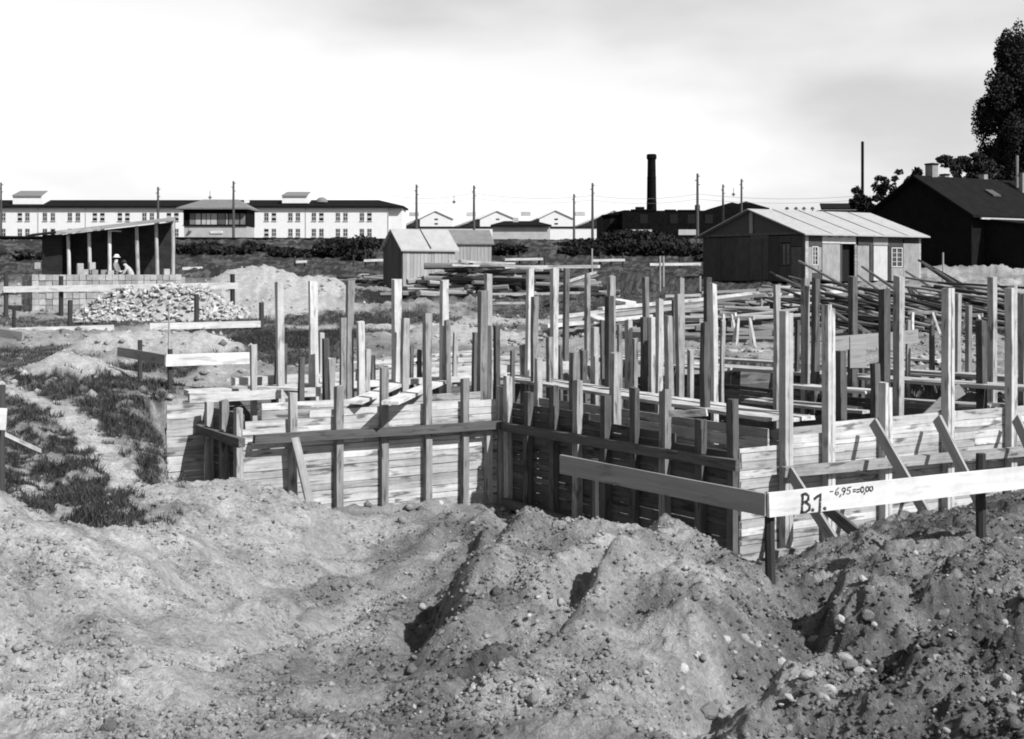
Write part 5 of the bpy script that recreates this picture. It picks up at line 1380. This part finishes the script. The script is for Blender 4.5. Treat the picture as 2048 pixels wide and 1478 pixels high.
prism('roof', [(bx(1640), d_ - .4, bz(420)), (bx(1765), d_ - .4, bz(420)), (bx(1765), d_ + 3, bz(406)), (bx(1656), d_ + 3, bz(406))], UP * .15, M['tar_roof'], rh)

# ------------------------------------------------------------------ big dark house at right
C = W(1943, 520, 72.0); zb = gz(C.x, C.y) - .3
ze = W(1943, 427, 72).z; za = W(1835, 356, 75).z
hs, C = gabled('dark_house', 'big dark house with black gable and several chimneys at right', C, A, -B, 13, 7.4, zb, ze, za, M['tar'], M['tar_roof'], .45, .14, 'house')
for px, t, vv, h, w in ((1883, 1.2, 3.6, .95, .55), (1917, 3.4, 4.4, .8, .4), (1973, 6.6, 4.0, .75, .4), (2034, 8.0, 2.3, 1.5, .42)):
    p = C + A * t - B * vv
    zr_ = ze + (za - ze) * (1 - abs(vv - 3.7) / 3.7)
    c_ = box('chimney', p + UP * (zr_ - .4), A * w, -B * w, UP * (h + .4), M['panel'], hs)
    box('chimney_cap', p - A * .05 + B * .05 + UP * (zr_ + h), A * (w + .1), -B * (w + .1), UP * .1, M['tar'], c_)
pole('flue', C + A * 7.9 - B * 2.6 + UP * (za - .4), C + A * 7.9 - B * 2.6 + UP * (za + 1.7), .09, .09, M['panel'], hs)
sk_ = C + A * 4.2 - B * 1.6
prism('skylight', [sk_ + UP * (ze + 1.25), sk_ + A * .7 + UP * (ze + 1.25), sk_ + A * .7 - B * .6 + UP * (ze + 1.62), sk_ - B * .6 + UP * (ze + 1.62)], UP * .1, M['siding_dark'], hs)
# lean-to in front
q = C + A * 1.2
zl = W(2000, 450, 69).z
prism('lean_to_wall', [q + B * 3.0 + UP * zb, q + A * 11 + B * 3.0 + UP * zb, q + A * 11 + B * 3.0 + UP * zl, q + B * 3.0 + UP * zl], -B * .1, M['tar'], hs)
prism('lean_to_wall', [q + B * 3.0 + UP * zb, q + B * .05 + UP * zb, q + B * .05 + UP * (ze - .4), q + B * 3.0 + UP * zl], A * .1, M['tar'], hs)
prism('lean_to_roof', [q + B * 3.3 - A * .2 + UP * (zl - .05), q + A * 11 + B * 3.3 + UP * (zl - .05), q + A * 11 + UP * (ze - .35), q - A * .2 + UP * (ze - .35)], UP * .1, M['tar_roof'], hs)
beam('gutter', C + A * .2 + B * .47 + UP * (ze - .30), C + A * 8 + B * .47 + UP * (ze - .30), .12, .1, M['plaster_grey'], hs)
for k in range(4):
    p = q + B * 3.12 + A * (1 + k * 2.4)
    pole('lean_to_post', p + UP * zb, p + UP * (zl - .05), .07, .07, M['siding_dark'], hs, n=6)

# ------------------------------------------------------------------ telegraph poles and wires
PL_ = [(2, 365, 150), (316, 374, 146), (467, 362, 142), (833, 369, 140), (948, 371, 140), (1148, 388, 158), (1185, 366, 140), (1395, 347, 128), (1446, 369, 160), (1483, 358, 158)]
for i, (px, yt, d) in enumerate(PL_):
    top = W(px, yt, d)
    zb = gz(top.x, d) - .3
    root = thing('telegraph_pole', 'thin wooden telegraph pole on the embankment, %s from the left' % ORD[i], 'telegraph pole', (top.x, d, zb), 'telegraph poles')
    pole('shaft', (top.x, d, zb), top, .17, .12, M['pole'], root, n=8)
    for k in range(3):
        s = -1 if k % 2 else 1
        q = top - UP * (.35 + .45 * k)
        pole('insulator', q, q + Vector((.28 * s, 0, .1)), .05, .05, M['pole'], root, n=6)
def wire(label, pts, r=.022, sag=.5):
    vs_, fs = [], []
    n = 6
    chain = []
    for p, q in zip(pts[:-1], pts[1:]):
        for k in range(8):
            t = k / 8
            v = p.lerp(q, t); v.z -= sag * 4 * t * (1 - t)
            chain.append(v)
    chain.append(pts[-1])
    for v in chain:
        for k in range(n):
            a = k * 2 * math.pi / n
            vs_.append((v.x, v.y + r * math.cos(a), v.z + r * math.sin(a)))
    for i in range(len(chain) - 1):
        for k in range(n): fs.append((i * n + k, i * n + (k + 1) % n, i * n + n + (k + 1) % n, i * n + n + k))
    o = mk('overhead_wire', vs_, fs, M['wire'])
    tag(o, label, 'wire', 'overhead wires')
wire('upper overhead wire crossing the sky behind the chimney', [W(780, 391, 146), W(948, 386, 146), W(1185, 391, 146), W(1395, 388, 146), W(1725, 391, 146), W(2100, 392, 146)])
wire('lower overhead wire crossing the sky behind the chimney', [W(780, 402, 148), W(948, 396, 148), W(1185, 400, 148), W(1395, 398, 148), W(1725, 399, 148), W(2100, 400, 148)], .018)
for i, (x, y, d) in enumerate(((908, 396, 147), (1467, 381, 147), (420, 387, 147))):
    p = W(x, y, d)
    root = thing('hanging_lamp', ('small lamp hanging over the tracks above the gabled halls', 'small lamp hanging on the wire right of the chimney', 'small lamp hanging above the signal box roof')[i], 'lamp', p - UP * .6, 'hanging lamps')
    pole('stem', p + UP * .35, p - UP * .3, .03, .03, M['pole'], root, n=6)
    pole('shade', p - UP * .3, p - UP * .55, .08, .26, M['pole'], root, n=10)
    pole('bulb', p - UP * .55, p - UP * .72, .1, .05, M['plaster_grey'], root, n=8)
for i, x in enumerate((1574, 1592, 1608, 1625)):
    p = W(x, 419, 118)
    root = thing('roof_ventilator', 'small dark ventilator cap above the hut roof line, %s from left' % ORD[i], 'ventilator', p - UP * 4, 'small ventilators beyond the hut')
    pole('stem', p - UP * 5.5, p + UP * .05, .07, .06, M['pole'], root, n=6)
    pole('cap', p + UP * .02, p + UP * .25, .24, .10, M['pole'], root, n=8)

# ------------------------------------------------------------------ vegetation
def foliage(pts_fn, n, size, seed):
    """n leaf clumps, each a bent triangle pair"""
    r = np.random.default_rng(seed)
    p = pts_fn(r, n)
    n = len(p)
    a = r.normal(size=(n, 3)); a /= np.linalg.norm(a, axis=1)[:, None]
    b = np.cross(a, r.normal(size=(n, 3))); b /= np.linalg.norm(b, axis=1)[:, None]
    s = size * r.uniform(.5, 1.4, n)[:, None]
    v = np.stack([p - a * s, p + b * s * .6, p + a * s, p - b * s * .6], 1).reshape(-1, 3)
    f = np.arange(n * 4).reshape(-1, 4)
    return v, f
def leaf_obj(name, v, f, mat, parent):
    me = bpy.data.meshes.new(name)
    me.vertices.add(len(v)); me.vertices.foreach_set('co', v.ravel().astype(np.float32))
    me.loops.add(f.size); me.loops.foreach_set('vertex_index', f.ravel().astype(np.int32))
    k = f.shape[1]
    me.polygons.add(len(f)); me.polygons.foreach_set('loop_start', np.arange(0, f.size, k, dtype=np.int32))
    me.update(calc_edges=True); me.validate()
    me.materials.append(mat)
    c = Vector(WM[parent.name].translation) if parent else Vector()
    if parent: me.transform(Matrix.Translation(-c))
    return link(bpy.data.objects.new(name, me), parent, Matrix.Translation(c))
def lumps(cs, r, n):
    """points in the shells of ellipsoids (cx,cy,cz,rx,ry,rz)"""
    w = np.array([c[3] * c[5] for c in cs]); w = w / w.sum()
    k = r.choice(len(cs), n, p=w)
    cs = np.array(cs)[k]
    d = r.normal(size=(n, 3)); d /= np.linalg.norm(d, axis=1)[:, None]
    rad = r.uniform(0, 1, n) ** .42
    return cs[:, :3] + d * cs[:, 3:] * rad[:, None]
def bush(px, py, d, w, h, n, size, label, mat='leaf', group='dark bushes at the foot of the embankment', seed=0):
    p = W(px, py, d); z = gz(p.x, d) - .15
    root = thing('bush', label, 'bush', (p.x, d, z), group)
    R = random.Random(seed)
    cs = [(p.x + R.uniform(-.75, .75) * w, d + R.uniform(-.4, .4) * w, z + h * R.uniform(.25, .72), w * R.uniform(.3, .5), w * R.uniform(.3, .5), h * R.uniform(.22, .4)) for _ in range(9)]
    v, f = foliage(lambda r, k: lumps(cs, r, k), n, size, seed)
    leaf_obj('foliage', v, f, M[mat], root)
    for k in range(3):
        pole('stem', (p.x + R.uniform(-.3, .3) * w, d, z - .1), (p.x + R.uniform(-.6, .6) * w, d, z + h * .6), .06, .03, M['pole'], root, n=5)
BU = [(20, 505, 104, 2.0, 1.6, 'leaf_mid'), (60, 520, 96, 1.6, 1.5, 'leaf_mid'), (375, 510, 105, 2.6, 2.0, 'leaf'), (450, 508, 104, 3.0, 2.3, 'leaf'), (500, 500, 108, 2.4, 2.2, 'leaf'), (585, 512, 102, 3.0, 3.0, 'leaf'), (640, 508, 102, 3.2, 3.3, 'leaf'), (700, 508, 102, 3.0, 3.2, 'leaf'), (735, 520, 96, 2.2, 2.0, 'leaf'), 
      (1000, 500, 104, 2.2, 2.6, 'leaf'), (1165, 505, 104, 3.0, 2.6, 'leaf'), (1225, 502, 106, 3.2, 3.0, 'leaf'), (1285, 505, 103, 3.4, 3.3, 'leaf'), (1345, 500, 106, 3.6, 4.2, 'leaf'), (1400, 505, 102, 3.4, 3.8, 'leaf'), (1440, 510, 96, 3.0, 3.2, 'leaf'), (1310, 490, 116, 4.0, 3.4, 'leaf'), (1190, 488, 118, 4.0, 2.6, 'leaf'), (1250, 488, 118, 4.0, 3.0, 'leaf')]
BU.sort(key=lambda s: s[0])
for i, (px, py, d, w, h, mt) in enumerate(BU):
    bush(px, py, d, w * (.7 + .1 * (i * 7 % 5)), h * (.30 + .06 * (i * 5 % 6)), 2400, .17, 'dense %s bush on the embankment slope, %s from the left' % ('dark' if mt == 'leaf' else 'grey green', ORD[i]), mt, seed=20 + i)

def tree(name, label, cs, trunk, limbs, n, size, seed, group=None, mat='leaf'):
    root = thing(name, label, 'tree', trunk[0], group)
    pole('trunk', trunk[0], trunk[1], trunk[2], trunk[2] * .35, M['pole'], root, n=9, jit=.05)
    for a, b, r in limbs: pole('limb', a, b, r, r * .35, M['pole'], root, n=6)
    v, f = foliage(lambda r, k: lumps(cs, r, k), n, size, seed)
    leaf_obj('crown', v, f, M[mat], root)
def poplar(px, d, ytop, ybot, label, seed, wf=1.0):
    b = W(px, ybot, d); x = b.x; z0 = gz(x, d); zt = W(px, ytop, d).z
    R = random.Random(seed)
    cs = []
    for k in range(95):
        t = R.uniform(.06, 1)
        z = z0 + 2.5 + (zt - z0 - 2.5) * t
        rad = wf * 3.3 * (min(1, (1.08 - t) * 2.2)) ** .7 * (.75 + .25 * min(1, t * 5))
        a = R.uniform(0, 6.28); q = rad * R.uniform(.35, .82)
        cs.append((x + q * math.cos(a), d + q * math.sin(a), z, R.uniform(.5, 1.0), R.uniform(.5, 1.0), R.uniform(1.0, 2.2)))
    for k in range(12):
        t = k / 11
        cs.append((x, d, z0 + 3 + (zt - z0 - 4.5) * t, 2.2 * wf * (1 - .55 * t), 2.2 * wf * (1 - .55 * t), 1.6))
    limbs = [((x, d, z0 + 2 + k * 1.4), (x + R.uniform(-1.6, 1.6), d + R.uniform(-1.6, 1.6), z0 + 6 + k * 1.9), .12) for k in range(7)]
    tree('poplar_tree', label, cs, ((x, d, z0 - .3), (x, d, zt - 1), .45), limbs, 70000, .13, seed, 'poplars behind the dark house')
poplar(2028, 100, 84, 400, 'tall dark poplar at the right edge rising above the dark house', 31)
poplar(2120, 103, 105, 400, 'second poplar just beyond the right edge, touching the first', 33)
def roundtree(px, py, d, w, h, label, seed, n=3600, size=.12):
    p = W(px, py, d); z = gz(p.x, d)
    R = random.Random(seed)
    cs = [(p.x + R.uniform(-.8, .8) * w, d + R.uniform(-.6, .6) * w, p.z - h / 2 + R.uniform(-.5, .5) * h, w * R.uniform(.12, .30), w * R.uniform(.12, .30), h * R.uniform(.06, .2)) for _ in range(22)]
    limbs = [((p.x, d, p.z - h * 1.1), (p.x + R.uniform(-.6, .6) * w, d, p.z - h * R.uniform(.2, .6)), .08) for _ in range(5)]
    tree('garden_tree', label, cs, ((p.x, d, z), (p.x, d, p.z - h * .5), .2), limbs, n, size, seed, 'garden trees around the dark house')
roundtree(1757, 372, 92, 1.9, 2.6, 'leafy tree showing left of the dark house gable', 41)
roundtree(1800, 345, 92, 1.7, 3.2, 'leafy tree top just above the dark house gable', 42)
roundtree(1915, 312, 90, 2.6, 2.0, 'leafy tree behind the chimneys of the dark house', 43, 5000)
roundtree(1965, 312, 92, 2.4, 2.2, 'leafy tree under the poplar behind the chimneys', 44, 5000)
roundtree(1728, 395, 92, 1.2, 1.6, 'small tree beside the thin pipe stack', 45, 2500)

# grass and weeds: nobody could count them
def grass_obj():
    r = np.random.default_rng(77)
    N = 800000
    d = np.exp(r.uniform(np.log(9.5), np.log(60), N))
    px = r.uniform(-500, 2500, N)
    x = (px - CX) / F * d
    g, s = masks(x, d)
    pd = poly_dist(x, d, [(p.x, p.y) for p in FOOT])
    keep = (g > .45) & (pd > .3) & (r.uniform(size=N) < np.where(d < 24, 1.0, .55))
    x, y = x[keep], d[keep]
    z = terrain(x, y)
    n = len(x)
    tall = .035 + .09 * np.clip(perlin(x * .8, y * .8, 21) + .4, 0, 1)
    h = tall * r.uniform(.5, 1.5, n) * np.where(y < 26, 1, .8)
    w = .0035 + .00028 * y
    a = r.uniform(0, 2 * np.pi, n)
    lx, ly = r.normal(0, .5, n) * h, r.normal(0, .5, n) * h
    v = np.stack([np.stack([x - np.cos(a) * w, y - np.sin(a) * w, z - .01], 1), np.stack([x + np.cos(a) * w, y + np.sin(a) * w, z - .01], 1), np.stack([x + lx, y + ly, z + h], 1)], 1).reshape(-1, 3)
    f = np.arange(n * 3).reshape(-1, 3)
    o = leaf_obj('grass', v, f, M['grass'], None)
    tag(o, 'dark rough grass and weeds covering the field left and behind the formwork', 'grass', kind='stuff')
grass_obj()

# ------------------------------------------------------------------ stones and gravel in the dug soil
def stone_mesh(seed, sub):
    bm = bmesh.new(); bmesh.ops.create_icosphere(bm, subdivisions=sub, radius=1)
    R = random.Random(seed)
    sx_, sy_, sz_ = R.uniform(.8, 1.25), R.uniform(.7, 1.1), R.uniform(.5, .85)
    pl = [(Vector((R.gauss(0, 1), R.gauss(0, 1), R.gauss(0, 1))).normalized(), R.uniform(.62, .9)) for _ in range(7)]
    for v in bm.verts:
        c = v.co.copy()
        for nrm, dd in pl:
            k = c.dot(nrm)
            if k > dd: c -= nrm * (k - dd) * .85
        c *= R.uniform(.93, 1.06)
        v.co = (c.x * sx_, c.y * sy_, c.z * sz_)
    me = bpy.data.meshes.new('stone'); bm.to_mesh(me); bm.free()
    me.materials.append(M['stone'])
    return me
SM = [stone_mesh(100 + i, 2) for i in range(9)]
def stone(p, r, R):
    m = Matrix.Translation(p) @ Matrix.Rotation(R.uniform(0, 6.28), 4, 'Z') @ Matrix.Rotation(R.gauss(0, .35), 4, 'X') @ Matrix.Diagonal((r, r, r, 1))
    link(bpy.data.objects.new('stone', R.choice(SM)), ground, m)
R = random.Random(9)
cnt = 0
for px, py, rp in ((1065, 1400, 19), (1538, 1383, 15), (1725, 1160, 14), (1612, 1352, 20), (1890, 1065, 9), (1830, 1108, 10), (1420, 1425, 30), (1340, 1215, 10), (1120, 1205, 12), (1860, 1170, 12), (1500, 1452, 16), (1950, 1015, 12), (2000, 1040, 9), (705, 1460, 16), (395, 1120, 5), (738, 1128, 6),
                   (1445, 1285, 22), (1490, 1300, 20), (1560, 1330, 22), (1700, 1330, 18), (1745, 1345, 13), (1770, 1370, 15), (1640, 1395, 14), (1285, 1270, 30), (845, 1215, 12), (480, 1245, 9), (345, 1160, 10), (310, 1160, 7), (1990, 1400, 8), (1980, 1185, 10), (880, 1010, 12), (945, 1050, 10), (540, 985, 6), (900, 1065, 6), (1255, 1060, 6), (1840, 1320, 14), (1790, 1365, 16), (1905, 1270, 13)):
    p = GP(px, py)
    stone(p + UP * (rp * p.y / F * .15), rp * p.y / F * .8, R); cnt += 1
for _ in range(46):
    px, py = R.uniform(1330, 2040), R.uniform(1230, 1475)
    p = GP(px, py); rp = R.uniform(7, 19)
    stone(p + UP * (rp * p.y / F * .1), rp * p.y / F, R); cnt += 1
while cnt < 300:
    px = R.uniform(-20, 2068) if R.random() < .45 else R.uniform(1050, 2068)
    py = R.uniform(985, 1478)
    p = GP(px, py)
    if p.y > 16: continue
    rp = min(15, 2.4 + R.expovariate(1 / 2.4)) * (1.15 if px > 1250 else .85)
    stone(p + UP * (rp * p.y / F * .2), rp * p.y / F, R); cnt += 1
def gravel_obj(nm, mat, n, rmin, rmax, seed, dmax, thr=.45, pw=.35, dmin=5.3):
    r = np.random.default_rng(seed)
    d = np.exp(r.uniform(np.log(dmin), np.log(dmax), n))
    x = r.uniform(-.62, .62, n) * d
    dens = 1.7 * perlin(x * 1.3, d * 1.3, 31) + .8 * perlin(x * 3.7, d * 3.7, 32) + .25 * sstep(-1, 3, x)
    keep = dens > r.uniform(-.5, thr, n)
    g, s = masks(x, d)
    keep &= g < .4
    pd = poly_dist(x, d, [(p.x, p.y) for p in FOOT]); keep &= pd > .25
    x, y = x[keep], d[keep]; n = len(x)
    z = terrain(x, y)
    base = np.array([(1, 0, 0), (-1, 0, 0), (0, 1, 0), (0, -1, 0), (0, 0, .75), (0, 0, -.75)], float)
    fc_ = np.array([(0, 2, 4), (2, 1, 4), (1, 3, 4), (3, 0, 4), (2, 0, 5), (1, 2, 5), (3, 1, 5), (0, 3, 5)])
    rad = rmin + (rmax - rmin) * r.power(pw, n)[:, None, None] 
    rad = np.minimum(rad, rmax)
    a = r.uniform(0, 6.28, n)
    rot = np.zeros((n, 3, 3)); rot[:, 0, 0] = np.cos(a); rot[:, 0, 1] = -np.sin(a); rot[:, 1, 0] = np.sin(a); rot[:, 1, 1] = np.cos(a); rot[:, 2, 2] = 1
    v = (base[None] * r.uniform(.7, 1.3, (n, 6, 3))) @ rot * rad + np.stack([x, y, z], 1)[:, None, :] + np.array([0, 0, 1.0]) * rad * .25
    f = (np.arange(n)[:, None, None] * 6 + fc_[None]).reshape(-1, 3)
    me_o = leaf_obj(nm, v.reshape(-1, 3), f, M[mat], None)
    if mat == 'soil':
        at = me_o.data.attributes.new('pale_soil', 'FLOAT', 'POINT')
        at.data.foreach_set('value', np.repeat(np.clip(s[keep] + r.normal(0, .16, n), 0, 1), 6).astype(np.float32))
    me_o.parent = ground
    me_o['kind'] = 'stuff'
M['gravel_mix'] = leaf_mat('gravel_mix', 0.15, .75)
gravel_obj('clods', 'soil', 140000, .004, .026, 5, 17, .6, .30)
gravel_obj('clods', 'soil', 1800, .02, .06, 9, 17, 1.2, .30)
gravel_obj('clods', 'soil', 16000, .03, .12, 8, 60, .6, .3, 18)
gravel_obj('gravel', 'gravel_mix', 9000, .006, .03, 6, 20, .9, .25)
